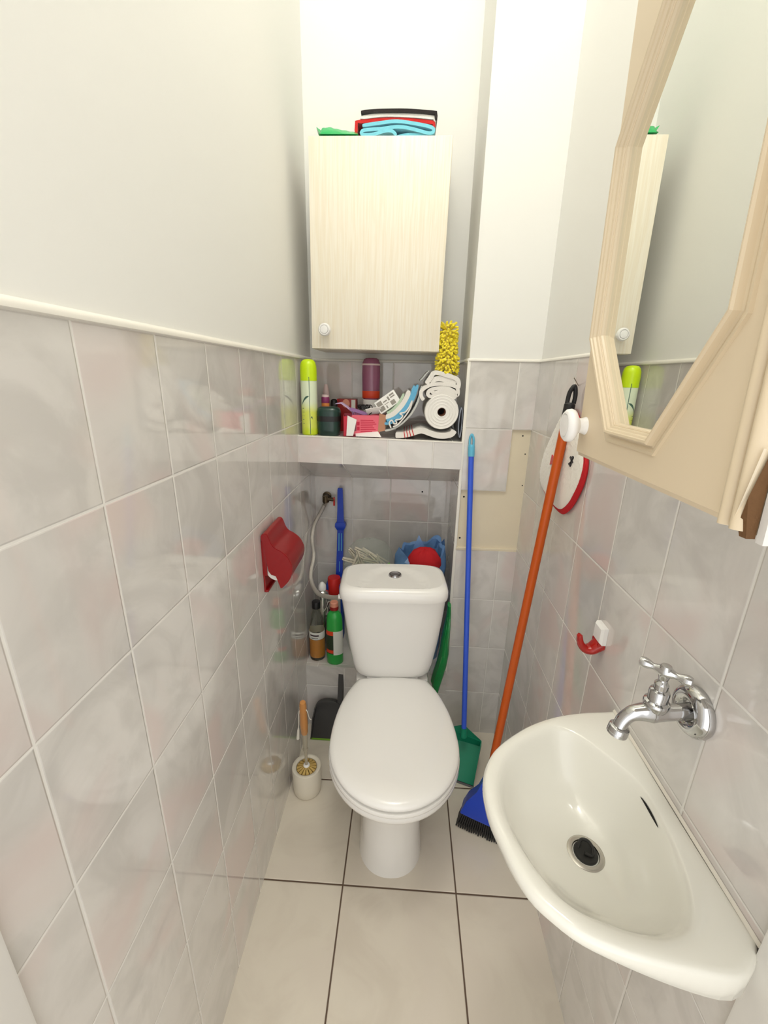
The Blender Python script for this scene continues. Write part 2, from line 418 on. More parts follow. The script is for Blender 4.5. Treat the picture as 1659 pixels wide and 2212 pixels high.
# shelf slab built across the alcove, its underside sloping back and down
def ys(x): return yp(x)-0.004
ST = 1.1655; SB = 1.0765; SBK = 0.972
sh = MB(); x0, x1 = 0.0, PX0-0.004
vs = []
for x in (x0, x1):
    dz = -0.006 if x > 0.3 else 0.0
    vs += [(x, ys(x), ST+dz), (x, ys(x), SB+dz), (x, yb(x), SBK), (x, yb(x), ST+dz)]
sh.add(vs, [(0, 4, 5, 1)], 0); sh.add(vs, [(1, 5, 6, 2)], 0); sh.add(vs, [(3, 7, 4, 0)], 1); sh.add(vs, [(2, 6, 7, 3), (0, 1, 2, 3), (7, 6, 5, 4)], 0)
struct('wall_shelf', sh, [M['tile_shelf'], M['tile_ledge']])
struct('trim_8', MB().add([(x, ys(x)-0.0012+a, ST+(-0.006 if x > 0.3 else 0)+b) for x in (x0, x1) for a, b in ((0, -0.003), (0, 0.0012), (0.006, 0.0012), (0.006, -0.003))],
       [(0, 4, 5, 1), (1, 5, 6, 2), (2, 6, 7, 3), (3, 7, 4, 0), (0, 1, 2, 3), (7, 6, 5, 4)]), M['trimw'])
# low ledge at the foot of the alcove
LZ = 0.285
lg = MB()
slab((0.0, PX0), lambda x: yp(x)-0.022, 0.28, 0, LZ-0.004, 0, lg)
slab((0.0, PX0), lambda x: yp(x)-0.024, 0.28, LZ-0.004, LZ, 1, lg)
struct('wall_ledge', lg, [M['tile_back'], M['tile_ledge']])

# doorway the photograph is taken from
struct('door_1', MB().box((-0.05, -0.43, 0), (0.010, -0.104, 2.05), 0.004).box((XR-0.010, -0.43, 0), (XR+0.05, -0.028, 2.05), 0.004)
       .box((-0.05, -0.43, 2.05), (XR+0.05, -0.24, 2.11), 0.004), M['doorpaint'])
struct('wall_front', MB().box((-0.05, -0.43, 2.11), (XR+0.05, -0.26, H)), M['paint'])

# ------------------------------------------------------------------ toilet
tl = thing('toilet', 'white ceramic close-coupled toilet with the lid closed, in front of the alcove', 'toilet', (0.350, 0.60, 0), (0, 0, 0.054))
def egg(w, yf, yb_, z, yc=-0.04, n1=2.0, n2=2.6, N=56, dx=0):
    out = []
    for j in range(N):
        t = 2*PI*j/N; c, s = math.cos(t), math.sin(t)
        n = n1 if s < 0 else n2
        x = w*math.copysign(abs(c)**(2/n), c)
        y = yc+(s_ := math.copysign(abs(s)**(2/n), s))*((yc-yf) if s < 0 else (yb_-yc))
        out.append((x+dx, y, z))
    return out
bowl = MB()
bowl.loft([egg(0.094, -0.104, 0.30, 0.0, 0.0, 2.2, 4), egg(0.092, -0.102, 0.30, 0.02, 0.0, 2.2, 4), egg(0.086, -0.092, 0.30, 0.10, 0.0, 2.2, 4),
           egg(0.086, -0.090, 0.30, 0.19, 0.0, 2.2, 4), egg(0.096, -0.106, 0.29, 0.245, -0.01, 2.1, 3.5), egg(0.122, -0.145, 0.27, 0.29, -0.02, 2.0, 3),
           egg(0.150, -0.185, 0.25, 0.33, -0.03), egg(0.166, -0.212, 0.24, 0.36, -0.04), egg(0.1725, -0.226, 0.235, 0.378, -0.04),
           egg(0.1745, -0.229, 0.235, 0.388, -0.04), egg(0.1735, -0.228, 0.235, 0.397, -0.04), egg(0.169, -0.224, 0.232, 0.402, -0.04)])
bowl.box((-0.12, 0.20, 0.30), (0.12, 0.345, 0.425), 0.02)
build('bowl', bowl, M['ceramic'], tl, world=False)
def lidring(k, z, dw=0.0):
    """toilet-lid outline: round front, sides drawing in to a straight hinge edge"""
    out = []; W = 0.1705; N = 60
    for j in range(N):
        t = -PI/2+2*PI*j/N
        c, s = math.cos(t), math.sin(t)
        if s < 0: x = W*c; y = -0.045+0.186*s
        else:
            y = -0.045+0.252*min(1.0, abs(s)**0.9); x = W*math.copysign(max(abs(c), 0), c)*1.0
            u = (y+0.045)/0.31; x = math.copysign(W*math.sqrt(max(0, 1-u*u)), c) if abs(c) > 0.25 else 0.091*c/0.25
        out.append((x*k+dw*0, (y-0.0)*k, z))
    return out
seat = MB().loft([lidring(1.0, 0.402), lidring(1.012, 0.405), lidring(1.016, 0.411), lidring(1.010, 0.4165)])
build('seat', seat, M['seatw'], tl, world=False)
lid = MB().loft([lidring(0.950, 0.4185), lidring(0.965, 0.4205), lidring(0.998, 0.4225), lidring(1.004, 0.427), lidring(0.998, 0.432), lidring(0.975, 0.4365), lidring(0.93, 0.4395),
                 lidring(0.85, 0.4415), lidring(0.6, 0.4438), lidring(0.3, 0.4448), lidring(0.05, 0.445)])
build('lid', lid, M['seatw'], tl, world=False)
for sx in (-0.062, 0.062):
    build('hinge', MB().lathe([(0.009, -0.02), (0.009, 0.02)], 16, T(sx, 0.213, 0.425) @ Matrix.Rotation(PI/2, 4, 'Y')), M['seatw'], tl, world=False)
def rbox(w, y0, y1, z, n=5.0, N=64, dx=0):
    yc = (y0+y1)/2
    return [(dx+w*math.copysign(abs(math.cos(t))**(2/n), math.cos(t)), yc+(y1-y0)/2*math.copysign(abs(math.sin(t))**(2/n), math.sin(t)), z)
            for t in [2*PI*j/N for j in range(N)]]
# the tank is set along the local axis: front y 0.145 at the top, 0.20 at the bottom
cis = MB().loft([rbox(0.098, 0.215, 0.33, 0.428, 3.5), rbox(0.116, 0.203, 0.333, 0.434, 4), rbox(0.125, 0.197, 0.335, 0.450, 4.5), rbox(0.1295, 0.192, 0.336, 0.48, 5), rbox(0.140, 0.178, 0.336, 0.56, 5.5, dx=-0.001),
                 rbox(0.149, 0.164, 0.336, 0.65, 6, dx=-0.002), rbox(0.1565, 0.1525, 0.336, 0.734, 6, dx=-0.004)])
build('cistern', cis, M['ceramic'], tl, world=False)
cl = MB().loft([rbox(0.155, 0.152, 0.338, 0.7335, 6, dx=-0.004), rbox(0.1605, 0.146, 0.340, 0.735, 6, dx=-0.004), rbox(0.1620, 0.1445, 0.340, 0.743, 6, dx=-0.004), rbox(0.1615, 0.146, 0.340, 0.757, 6, dx=-0.004), rbox(0.1585, 0.1495, 0.3395, 0.766, 5.5, dx=-0.004),
                rbox(0.153, 0.156, 0.336, 0.7715, 5, dx=-0.004), rbox(0.146, 0.163, 0.331, 0.7738, 4.5, dx=-0.004)], cap1=False)
# lid top: polar grid with a shallow arched recess that is cut off straight at the front
tops = []
for k in (1.0, 0.985, 0.97, 0.955, 0.94, 0.925, 0.91, 0.89, 0.87, 0.85, 0.82, 0.79, 0.75, 0.7, 0.6, 0.5, 0.4, 0.3, 0.2, 0.1, 0.02):
    ring = []
    for x, y, z in rbox(0.146, 0.163, 0.331, 0.7738, 4.5, dx=-0.004):
        x = -0.004+(x+0.004)*k; y = 0.247+(y-0.247)*k
        yy = (y-0.165)/0.148; e = 1-math.sqrt(((x+0.002)/0.104)**2+max(yy, 0)**2)
        f = max(0.0, min(1.0, e/0.12)); f = f*f*(3-2*f)
        g = max(0.0, min(1.0, (y-0.1655)/0.006)); g = g*g*(3-2*g)
        ring.append((x, y, 0.7738-0.0065*f*g))
    tops.append(ring)
cl.loft(tops, cap0=False)
clo = build('cistern_lid', cl, M['ceramic'], tl, world=False, ang=60)
fb = MB().lathe([(0.0205, 0.7655), (0.0205, 0.771), (0.019, 0.7735), (0.0165, 0.7735), (0.0155, 0.7715), (0.0148, 0.7712), (0.014, 0.774), (0.009, 0.7752), (0.001, 0.7755)], 32, T(0.001, 0.262, -0.0012))
build('flush_button', fb, M['chrome'], clo, world=False)
ib = MB().lathe([(0.011, 0), (0.011, 0.014)], 6, align((-1, 0, 0), (-0.146, 0.262, 0.69))).lathe([(0.008, 0.0), (0.008, 0.03)], 16, align((-1, 0, 0), (-0.146, 0.262, 0.69)))
build('inlet_nut', ib, M['wplastic'], tl, world=False)

# ------------------------------------------------------------------ water supply in the alcove
va = thing('angle_valve', 'old metal angle valve with a red lever on the alcove back wall', 'valve', (0.047, yb(0.047), 0.893))
v = MB().lathe([(0.018, 0), (0.018, 0.004), (0.012, 0.006), (0.012, 0.04)], 18, align((0, -1, 0), (0.047, yb(0.047), 0.893)))
v.lathe([(0.0135, -0.012), (0.0135, 0.012)], 16, align((0, 0, 1), (0.047, yb(0.047)-0.03, 0.888)))
v.lathe([(0.008, 0), (0.008, 0.03)], 12, align((1, 0, -0.1), (0.05, yb(0.05)-0.03, 0.89)))
build('valve_body', v, M['brass'], va)
build('lever', MB().box((0.077, yb(0.08)-0.036, 0.862), (0.084, yb(0.08)-0.026, 0.897), 0.003), M['redcan'], va)
hp = smooth_path([(0.047, yb(0)-0.03, 0.874), (0.035, 1.245, 0.848), (0.015, 1.20, 0.805), (0.0125, 1.16, 0.76), (0.019, 1.15, 0.695), (0.017, 1.10, 0.648), (0.026, 1.07, 0.622), (0.062, 1.0, 0.617),
                  (0.115, 0.93, 0.643), (0.150, 0.885, 0.668), (0.172, 0.855, 0.690)], 8)
ho = solo('flexible_hose', MB().tube(hp, 0.0076, 12), M['hosemat'], 'braided steel hose running from the wall valve to the toilet cistern', 'hose', (0.062, 1.0, 0.617))
build('hose_nut', MB().lathe([(0.009, -0.012), (0.009, 0.012)], 6, align(Vector(hp[-1])-Vector(hp[-4]), Vector(hp[-2]))), M['steel'], ho)
build('hose_nut', MB().lathe([(0.009, -0.012), (0.009, 0.012)], 6, align(Vector(hp[0])-Vector(hp[4]), Vector(hp[2]))), M['steel'], ho)

# ------------------------------------------------------------------ wall cabinet over the shelf
cb = thing('wall_cabinet', 'pale birch wall cabinet hung in the alcove above the toilet', 'cabinet', (0.2495, 1.078, 1.4325), (0, 0.0115, AP))
CW = 0.1995; CHh = 0.548
b = MB()
b.box((-CW, 0.018, 0), (-CW+0.016, 0.208, CHh)).box((CW-0.016, 0.018, 0), (CW, 0.208, CHh))
b.box((-CW+0.016, 0.018, 0), (CW-0.016, 0.208, 0.016)).box((-CW+0.016, 0.018, CHh-0.016), (CW-0.016, 0.208, CHh)).box((-CW+0.016, 0.202, 0.016), (CW-0.016, 0.208, CHh-0.016))
build('carcass', b, M['birch'], cb, world=False)
do = build('door', MB().box((-CW, 0, 0.001), (CW-0.0015, 0.0165, CHh+0.001), 0.0012), M['birch'], cb, world=False)
kn = MB().lathe([(0.011, 0), (0.009, 0.006), (0.009, 0.012), (0.0155, 0.016), (0.0190, 0.021), (0.0184, 0.026), (0.0155, 0.0292), (0.0130, 0.0292), (0.0126, 0.0272), (0.0118, 0.0272)], 32, align((0, -1, 0), (-0.1545, 0.0, 0.054)))
ko = build('knob', kn, M['wplastic'], do, world=False, label='round white knob')
kp = MB().lathe([(0.0118, 0.0280), (0.0113, 0.0300), (0.0100, 0.0304), (0.001, 0.0306)], 28, align((0, -1, 0), (-0.1545, 0.0, 0.054)))
# the inset is part of the knob disc
kn_ring = MB().lathe([(0.0127, 0.0280), (0.0127, 0.0286), (0.0120, 0.0286), (0.0120, 0.0280)], 28, align((0, -1, 0), (-0.1545, 0.0, 0.054)), cap0=False, cap1=False)
build('knob_cap', kp, M['wplastic2'], do, world=False, label='flat white disc in the middle of the knob')

# cloths and packet on top of the cabinet
def arch(x, x0, x1, h): return h*math.sin(PI*max(0, min(1, (x-x0)/(x1-x0))))**1.3
def cz(x, d=0.0): return 1.9835-0.0115*(x-0.25)+d
YC0, YC1 = 1.094, 1.25
def layer(x0, x1, base, th, h, y0, y1, drops=(), n=18, seed=0, wob=0.0015):
    mb = MB(); path = [(x0+(x1-x0)*i/n, base(x0+(x1-x0)*i/n)+arch(x0+(x1-x0)*i/n, x0, x1, h)) for i in range(n+1)]
    if 'l' in drops: path = [(x0-0.001, path[0][1]-drops['l']), (x0-0.0005, path[0][1]-drops['l']*0.5)]+path
    if 'r' in drops: path = path+[(x1+0.0005, path[-1][1]-drops['r']*0.5), (x1+0.001, path[-1][1]-drops['r'])]
    return mb.ribbon(path, th, y0, y1, wob=wob, seed=seed, ny=10)
cy = MB()
cyl = smooth_path([(0.300, 0, cz(0.3, 0.006)), (0.288, 0, cz(0.288, 0.0155)), (0.268, 0, cz(0.268, 0.016)), (0.235, 0, cz(0.235, 0.008)), (0.208, 0, cz(0.208, 0.0065)), (0.2035, 0, cz(0.2, 0.0125)),
                   (0.215, 0, cz(0.215, 0.0175)), (0.26, 0, cz(0.26, 0.021)), (0.305, 0, cz(0.305, 0.0255)), (0.345, 0, cz(0.345, 0.021)), (0.385, 0, cz(0.385, 0.012)), (0.399, 0, cz(0.399, 0.013)),
                   (0.402, 0, cz(0.402, 0.020)), (0.39, 0, cz(0.39, 0.026)), (0.35, 0, cz(0.35, 0.033)), (0.30, 0, cz(0.30, 0.0375)), (0.25, 0, cz(0.25, 0.033)), (0.206, 0, cz(0.206, 0.027))], 4)
cy.ribbon([(p[0], p[2]) for p in cyl], 0.0080, YC0, YC1, wob=0.0014, seed=2, ny=10)
cyf = MB()
cyf.ribbon([(x, cz(x, 0.004)+arch(x, 0.29, 0.40, 0.006)) for x in [0.300+0.1*i/10 for i in range(11)]], 0.0066, YC0+0.004, YC1, wob=0.001, seed=5)
cy.add(cyf.v, cyf.f)
solo('folded_towel', cy, M['terry_c'], 'cyan folded towel, lowest of the pile on top of the wall cabinet', 'towel', (0.30, 1.17, cz(0.3)), 'folded cloths on top of the cabinet')
def zt(off): return lambda x: cz(x, off)
rd = layer(0.188, 0.4015, zt(0.0385), 0.0085, 0.0075, YC0+0.008, YC1, {'l': 0.036, 'r': 0.012}, seed=8)
solo('folded_towel', rd, M['terry_r'], 'red folded cloth lying right on the cyan towel on the wall cabinet', 'towel', (0.30, 1.17, cz(0.3, 0.035)), 'folded cloths on top of the cabinet')
wt = layer(0.199, 0.4035, zt(0.0485), 0.0085, 0.0065, YC0+0.006, YC1-0.004, {'r': 0.008}, seed=9)
solo('folded_towel', wt, M['terry_w'], 'white folded cloth between the red cloth and the black cloth on the cabinet', 'towel', (0.30, 1.17, cz(0.3, 0.048)), 'folded cloths on top of the cabinet')
bk = layer(0.2005, 0.4055, zt(0.0585), 0.0085, 0.0042, YC0+0.002, YC1, {'r': 0.016}, seed=11)
solo('folded_towel', bk, M['terry_k'], 'black folded cloth on the very top of the pile on the cabinet', 'towel', (0.30, 1.17, cz(0.3, 0.058)), 'folded cloths on top of the cabinet')
gp = MB()
def packet(x0, x1, y0, y1, zb, prof, n=26, my=10, seed=0, th=None):
    """crumpled film packet lying flat; prof(u) is its height along x"""
    mb = MB(); top = []; bot = []
    for i in range(n+1):
        u = i/n
        for j in range(my+1):
            vv = (j/my)**1.6; e = min(1.0, vv/0.10)*(1-vv)**0.5
            x = x0+(x1-x0)*u; y = y0+(y1-y0)*vv
            w = mnoise.noise(Vector((x*40, y*40, seed)))*0.0014
            top.append((x, y, zb(x)+0.0012+max(0.0, prof(u)*e+w*e))); bot.append((x, y, zb(x)+0.0006))
    m = my+1; N_ = len(top); fs = []
    for i in range(n):
        for j in range(my):
            a = i*m+j
            fs.append((a, a+m, a+m+1, a+1)); fs.append((N_+a, N_+a+1, N_+a+m+1, N_+a+m))
    for i in range(n):
        for j in (0, my):
            a = i*m+j; fs.append((a, a+m, N_+a+m, N_+a))
    for j in range(my):
        for i in (0, n):
            a = i*m+j; fs.append((a, a+1, N_+a+1, N_+a))
    return mb.add(top+bot, fs)
gp = packet(0.086, 0.194, 1.080, 1.24, zt(0.001), lambda u: 0.0260*min(1, u*9+0.25)*(1-0.62*max(0, u-0.3)/0.7)+0.0008*math.sin(u*30), seed=3)
gp.add([(0.090, 1.095, cz(0.09, 0.004)), (0.0765, 1.10, cz(0.0765, 0.026)), (0.0755, 1.13, cz(0.0755, 0.022)), (0.090, 1.14, cz(0.09, 0.004)), (0.092, 1.115, cz(0.09, 0.022)), (0.0775, 1.115, cz(0.0775, 0.019))],
       [(0, 1, 4), (1, 2, 4), (2, 3, 4), (0, 5, 1), (5, 2, 1), (3, 2, 5), (0, 3, 5), (0, 4, 3)])
solo('plastic_packet', gp, M['packgreen'], 'bright green film packet lying on the cabinet left of the cloths', 'packet', (0.14, 1.17, cz(0.14)))

# ------------------------------------------------------------------ things on the tiled shelf
def shz(x): return ST - (0.006*x/x1)
S = 0.0005
# air freshener
ax_, ay_ = 0.0345, 1.088; az_ = shz(ax_)+S
af = thing('air_freshener', 'tall lime and white aerosol can standing at the left end of the shelf', 'aerosol can', (ax_, ay_, az_))
X = T(ax_, ay_, az_)
build('can', MB().lathe([(0.0245, 0), (0.0262, 0.002), (0.0265, 0.006), (0.0265, 0.168), (0.026, 0.172)], 36, X), M['can'], af)
build('cap', MB().lathe([(0.0268, 0.172), (0.0268, 0.205), (0.0258, 0.218), (0.0225, 0.229), (0.0165, 0.2355), (0.008, 0.2375), (0.001, 0.238)], 36, X), M['lime'], af, label='domed lime green cap')
seam = MB()
for i in range(1): seam.box((0.0058, -0.0268, 0.004), (0.0075, -0.0252, 0.184), 0.0003)
build('seam', MB().add(seam.v, seam.f, 0, X), M['leaf'], af, label='dark vertical seam line down the can')
for a0, z0, a1, z1, wd in ((-0.9, 0.095, 0.2, 0.125, 0.004), (0.35, 0.055, 0.6, 0.05, 0.003)):
    lf = MB(); N_ = 10; L1 = []; L2 = []
    for i in range(N_+1):
        t = i/N_; a = a0+(a1-a0)*t; z = z0+(z1-z0)*t+0.006*math.sin(PI*t); h = wd*math.sin(PI*t)**0.7+0.0002; r = 0.0267
        L1.append((r*math.sin(a), -r*math.cos(a), z+h)); L2.append((r*math.sin(a), -r*math.cos(a), z-h))
    lf.add(L1+L2, [(i, i+1, N_+1+i+1, N_+1+i) for i in range(N_)])
    build('leaf_print', MB().add(lf.v, lf.f, 0, X), M['leaf'], af, label='dark green leaf printed on the can')
lf = MB()
for i in range(5):
    z = 0.085-i*0.012; r = 0.0267; a = -0.62
    lf.add([(r*math.sin(a+d), -r*math.cos(a+d), z+e) for d, e in ((-0.16, 0), (0.10+0.04*(i % 3), 0), (0.10+0.04*(i % 3), 0.0016), (-0.16, 0.0016))], [(0, 1, 2, 3)])
build('text_lines', MB().add(lf.v, lf.f, 0, X), M['leaf'], af, label='small dark lines of print on the can')

def bottle(name, label, cat, x, y, z, parts, group=None):
    t = thing(name, label, cat, (x, y, z), group=group)
    for pn, prof, m_, lb in parts:
        build(pn, MB().lathe(prof, 28, T(x, y, z)), m_, t, label=lb)
    return t
bottle('roll_on_bottle', 'slim bottle with purple top and orange label behind the black pot', 'bottle', 0.0735, 1.165, shz(0.07)+S,
       [('body', [(0.0125, 0), (0.0135, 0.002), (0.0135, 0.045)], M['palepink'], None), ('label', [(0.0137, 0.045), (0.0138, 0.046), (0.0138, 0.098), (0.0137, 0.099)], M['ltorange'], 'orange label'),
        ('label_print', [(0.01385, 0.058), (0.01395, 0.0585), (0.01395, 0.068), (0.01385, 0.0685)], M['navy'], 'violet band of print'),
        ('cap', [(0.0137, 0.099), (0.0139, 0.1), (0.0139, 0.116), (0.013, 0.119)], M['darkpurple'], 'purple band'), ('top', [(0.013, 0.119), (0.013, 0.124), (0.011, 0.127)], M['palepink'], None)])
bottle('cream_tube', 'pale pink tube standing behind the lime aerosol can', 'tube', 0.0655, 1.225, shz(0.06)+S,
       [('tube', [(0.0135, 0), (0.0135, 0.09), (0.011, 0.135), (0.006, 0.16)], M['palepink'], None)])
bottle('black_bottle', 'small plain black bottle between the orange label bottle and the photo box', 'bottle', 0.099, 1.19, shz(0.09)+S,
       [('body', [(0.0125, 0), (0.0125, 0.1), (0.011, 0.108), (0.006, 0.112)], M['black'], None)])
# dark green pot with lid
px_, py_ = 0.0975, 1.096; pz = shz(px_)+S
pot = thing('screw_top_pot', 'dark green and black rounded pot with lid at the front of the shelf', 'pot', (px_, py_, pz))
def sq(r, z, n=3.0): return [(px_+r*math.copysign(abs(math.cos(t))**(2/n), math.cos(t)), py_+r*0.9*math.copysign(abs(math.sin(t))**(2/n), math.sin(t)), pz+z) for t in [2*PI*j/40 for j in range(40)]]
build('body', MB().loft([sq(0.032, 0), sq(0.035, 0.003), sq(0.0378, 0.02), sq(0.0385, 0.046)]), M['darkgreen'], pot)
build('band', MB().loft([sq(0.0388, 0.046), sq(0.0392, 0.048), sq(0.0392, 0.062), sq(0.0388, 0.063)]), M['black'], pot)
build('lid', MB().loft([sq(0.0388, 0.063), sq(0.0392, 0.066), sq(0.0385, 0.078), sq(0.0355, 0.087), sq(0.029, 0.0915), sq(0.012, 0.092)]), M['darkgreen'], pot)
# small photo box at the back
pbx = thing('photo_box', 'small dark red box with a printed face at the back of the shelf', 'box', (0.142, 1.225, shz(0.14)+S))
build('carton', MB().box((0.108, 1.20, shz(0.14)+S), (0.176, 1.25, 1.277), 0.001), M['capred'], pbx)
pm = MB()
pm.lathe([(0.013, 0), (0.0128, 0.0004)], 20, align((0, -1, 0), (0.140, 1.1999, 1.262)) @ Matrix.Diagonal((1, 1.15, 1, 1)), mi=0)
pm.box((0.159, 1.1992, 1.235), (0.173, 1.1998, 1.275), mi=1).box((0.1085, 1.1992, 1.228), (0.1105, 1.1998, 1.275), mi=2)
build('printed_picture', pm, [M['caplit_face'], M['labelw'], M['redcan']], pbx, label='pale blurred face printed on the box')
# pink bottle standing on its cap
bx, by = 0.226, 1.225; bz = shz(bx)+S
pb = thing('shampoo_bottle', 'magenta bottle standing upside down on a white cap at the back of the shelf', 'bottle', (bx, by, bz))
def ov(r, z, k=0.62): return [(bx+r*math.cos(t), by+r*k*math.sin(t), bz+z) for t in [2*PI*j/36 for j in range(36)]]
build('cap', MB().loft([ov(0.026, 0), ov(0.0275, 0.003), ov(0.0285, 0.107), ov(0.0265, 0.113)]), M['wplastic'], pb, label='tall white cap at the bottom')
build('body', MB().loft([ov(0.025, 0.113), ov(0.0295, 0.117), ov(0.0305, 0.142), ov(0.0318, 0.2), ov(0.0305, 0.235), ov(0.026, 0.247), ov(0.018, 0.252), ov(0.004, 0.253)]), M['pinkbottle'], pb)
build('band', MB().loft([ov(0.0299, 0.1175), ov(0.0308, 0.119), ov(0.0313, 0.141), ov(0.0310, 0.142)]), M['orangered'], pb, label='orange red band')
build('label', MB().loft([ov(0.0321, 0.228), ov(0.0324, 0.2295), ov(0.0322, 0.233), ov(0.0320, 0.2335)]), M['palepink'], pb, label='pale stripe near the top')

# open carton with odds and ends
cx0, cx1, cyf, cyb_, cz0, cz1 = 0.146, 0.266, 1.074, 1.136, shz(0.2)+0.001, 1.2335
car = thing('open_carton', 'crimson and pink open carton lying on the shelf with flaps out', 'carton', (0.206, 1.105, cz0))
tk = 0.0012
skew = Matrix.Translation((0.206, 1.105, 0)) @ Rz(0.10) @ Matrix.Translation((-0.206, -1.105, 0))
build('end_panel', MB().box((cx0, cyf, cz0), (cx0+tk, cyb_, cz1), X=skew).box((cx0, cyf, cz0), (cx0+0.028, cyf+tk, cz1-0.004), X=skew), M['boxred'], car, label='crimson end of the carton')
build('front_panel', MB().box((cx0+0.028, cyf, cz0+0.006), (cx1, cyf+tk, cz1), X=skew).box((cx0, cyb_-tk, cz0), (cx1, cyb_, cz1), X=skew).box((cx0, cyf, cz0), (cx1, cyb_, cz0+tk), X=skew), M['boxpink'], car, label='pink side of the carton')
tx = MB()
for i in range(7):
    tx.box((cx0+0.056, cyf-0.0004, cz0+0.016+i*0.006), (cx0+0.056+0.055*(0.7+0.3*((i*37 % 10)/10)), cyf, cz0+0.0185+i*0.006), X=skew)
build('print', tx, M['inkred'], car, label='lines of small red print')
bc = MB()
for i in range(7): bc.box((cx0+0.0305+i*0.0017, cyf-0.0005, cz0+0.018), (cx0+0.0305+i*0.0017+(0.0008 if i % 2 else 0.0011), cyf, cz0+0.048), X=skew)
build('barcode', bc, M['ink'], car)
bb = MB().box((cx0+0.044, cyf-0.0005, cz0+0.020), (cx0+0.053, cyf, cz0+0.032), X=skew).box((cx0+0.044, cyf-0.0005, cz0+0.036), (cx0+0.053, cyf, cz0+0.048), X=skew)
build('symbol', bb, M['inkred'], car, label='two small red symbols')
fl = MB().add([(0.163, 1.068, 1.232), (0.194, 1.060, 1.220), (0.183, 1.052, 1.1685), (0.160, 1.058, 1.1675), (0.163, 1.0695, 1.232), (0.194, 1.0615, 1.220), (0.183, 1.0535, 1.1685), (0.160, 1.0595, 1.1675)],
              [(0, 1, 2, 3), (7, 6, 5, 4), (0, 4, 5, 1), (1, 5, 6, 2), (2, 6, 7, 3), (3, 7, 4, 0)])
build('end_flap', fl, M['card'], car, label='white inside of a hanging flap')
fl = MB().add([(0.266, 1.078, 1.240), (0.288, 1.070, 1.236), (0.287, 1.071, 1.186), (0.262, 1.078, 1.180), (0.266, 1.0795, 1.240), (0.288, 1.0715, 1.236), (0.287, 1.0725, 1.186), (0.262, 1.0795, 1.180)],
              [(0, 1, 2, 3), (7, 6, 5, 4), (0, 4, 5, 1), (1, 5, 6, 2), (2, 6, 7, 3), (3, 7, 4, 0)])
build('end_flap', fl, M['cardbrown'], car, label='brown inside of the right flap')
fl = MB().add([(0.188, 1.076, 1.174), (0.262, 1.080, 1.181), (0.275, 1.054, 1.1668), (0.192, 1.052, 1.1672), (0.188, 1.0765, 1.1755), (0.262, 1.0805, 1.1825), (0.275, 1.0545, 1.168), (0.192, 1.0525, 1.1685)],
              [(0, 1, 2, 3), (7, 6, 5, 4), (0, 4, 5, 1), (1, 5, 6, 2), (2, 6, 7, 3), (3, 7, 4, 0)])
build('side_flap', fl, M['card'], car, label='white flap resting on the shelf')
# contents poking out
lp = MB().ribbon([(0.118, 1.266), (0.136, 1.269), (0.154, 1.258), (0.168, 1.246), (0.178, 1.236)], 0.003, 1.10, 1.135, wob=0.0004, ny=3)
solo('lilac_wrapper', lp, M['lilac'], 'curled lilac wrapper sticking out of the open carton', 'wrapper', (0.15, 1.115, 1.245))
comb = MB().ribbon(smooth_path([(0.167, 0, 1.258), (0.19, 0, 1.252), (0.210, 0, 1.244), (0.222, 0, 1.236)], 4) and [(p[0], p[2]) for p in smooth_path([(0.167, 0, 1.252), (0.19, 0, 1.246), (0.212, 0, 1.239), (0.226, 0, 1.235)], 4)], 0.010, 1.085, 1.10, ny=3)
for i in range(9): comb.box((0.176+i*0.0045, 1.087, 1.226), (0.1782+i*0.0045, 1.091, 1.247-i*0.001))
solo('comb', comb, M['purple'], 'purple comb lying in the open carton', 'comb', (0.196, 1.092, 1.236))
bh = MB()
for i in range(16):
    a = rnd.uniform(0, PI*2); r0 = rnd.uniform(0.008, 0.02)
    bh.tube([(0.214+r0*math.cos(a+t*0.9)*1.3, 1.125+0.012*math.sin(a+t), 1.256+0.007*math.sin(t*1.7+i)) for t in [k*0.5 for k in range(8)]], 0.0016, 6)
solo('hair_bands', bh, M['black'], 'tangle of black hair bands behind the purple comb', 'hair bands', (0.214, 1.125, 1.25))
tg = thing('paper_tag', 'white folded price tag with a slot on top of the open carton', 'tag', (0.245, 1.09, 1.245))
Xt = T(0.245, 1.083, 1.247) @ Matrix.Rotation(-0.18, 4, 'Y') @ Matrix.Rotation(0.75, 4, 'X')
build('card', MB().box((-0.023, -0.001, -0.014), (0.028, 0.001, 0.014), 0.0008, X=Xt), M['card'], tg)
build('slot', MB().box((-0.019, -0.0016, -0.003), (-0.007, -0.0008, 0.0005), X=Xt @ Matrix.Rotation(-0.6, 4, 'Y')), M['dark'], tg)
# printed white box tilted against the cloths
kb = thing('printed_box', 'white tilted box with grey printed panels leaning on the cloths', 'box', (0.292, 1.09, 1.25))
Xk = T(0.2925, 1.082, 1.278) @ Matrix.Rotation(-0.62, 4, 'Y') @ Matrix.Rotation(-0.25, 4, 'X')
build('carton', MB().box((-0.040, 0, -0.022), (0.036, 0.055, 0.022), 0.001, X=Xk), M['card'], kb)
kp2 = MB()
for a, b_, c_, d_ in ((-0.036, -0.017, -0.018, -0.002), (-0.036, 0.001, -0.018, 0.016), (-0.012, -0.018, -0.008, -0.008), (0.006, -0.018, 0.022, -0.004), (0.004, 0.001, 0.010, 0.014), (0.014, 0.004, 0.030, 0.008), (0.014, 0.011, 0.030, 0.016), (-0.014, 0.004, 0.0, 0.008), (-0.014, -0.004, 0.002, -0.002)):
    kp2.box((a, -0.0006, b_), (c_, 0, d_), X=Xk)
build('print', kp2, M['inkgrey'], kb, label='grey panels and lines of print')
build('end_print', MB().box((0.0365, 0.004, -0.018), (0.0372, 0.05, 0.018), X=Xk), M['inkgrey'], kb)

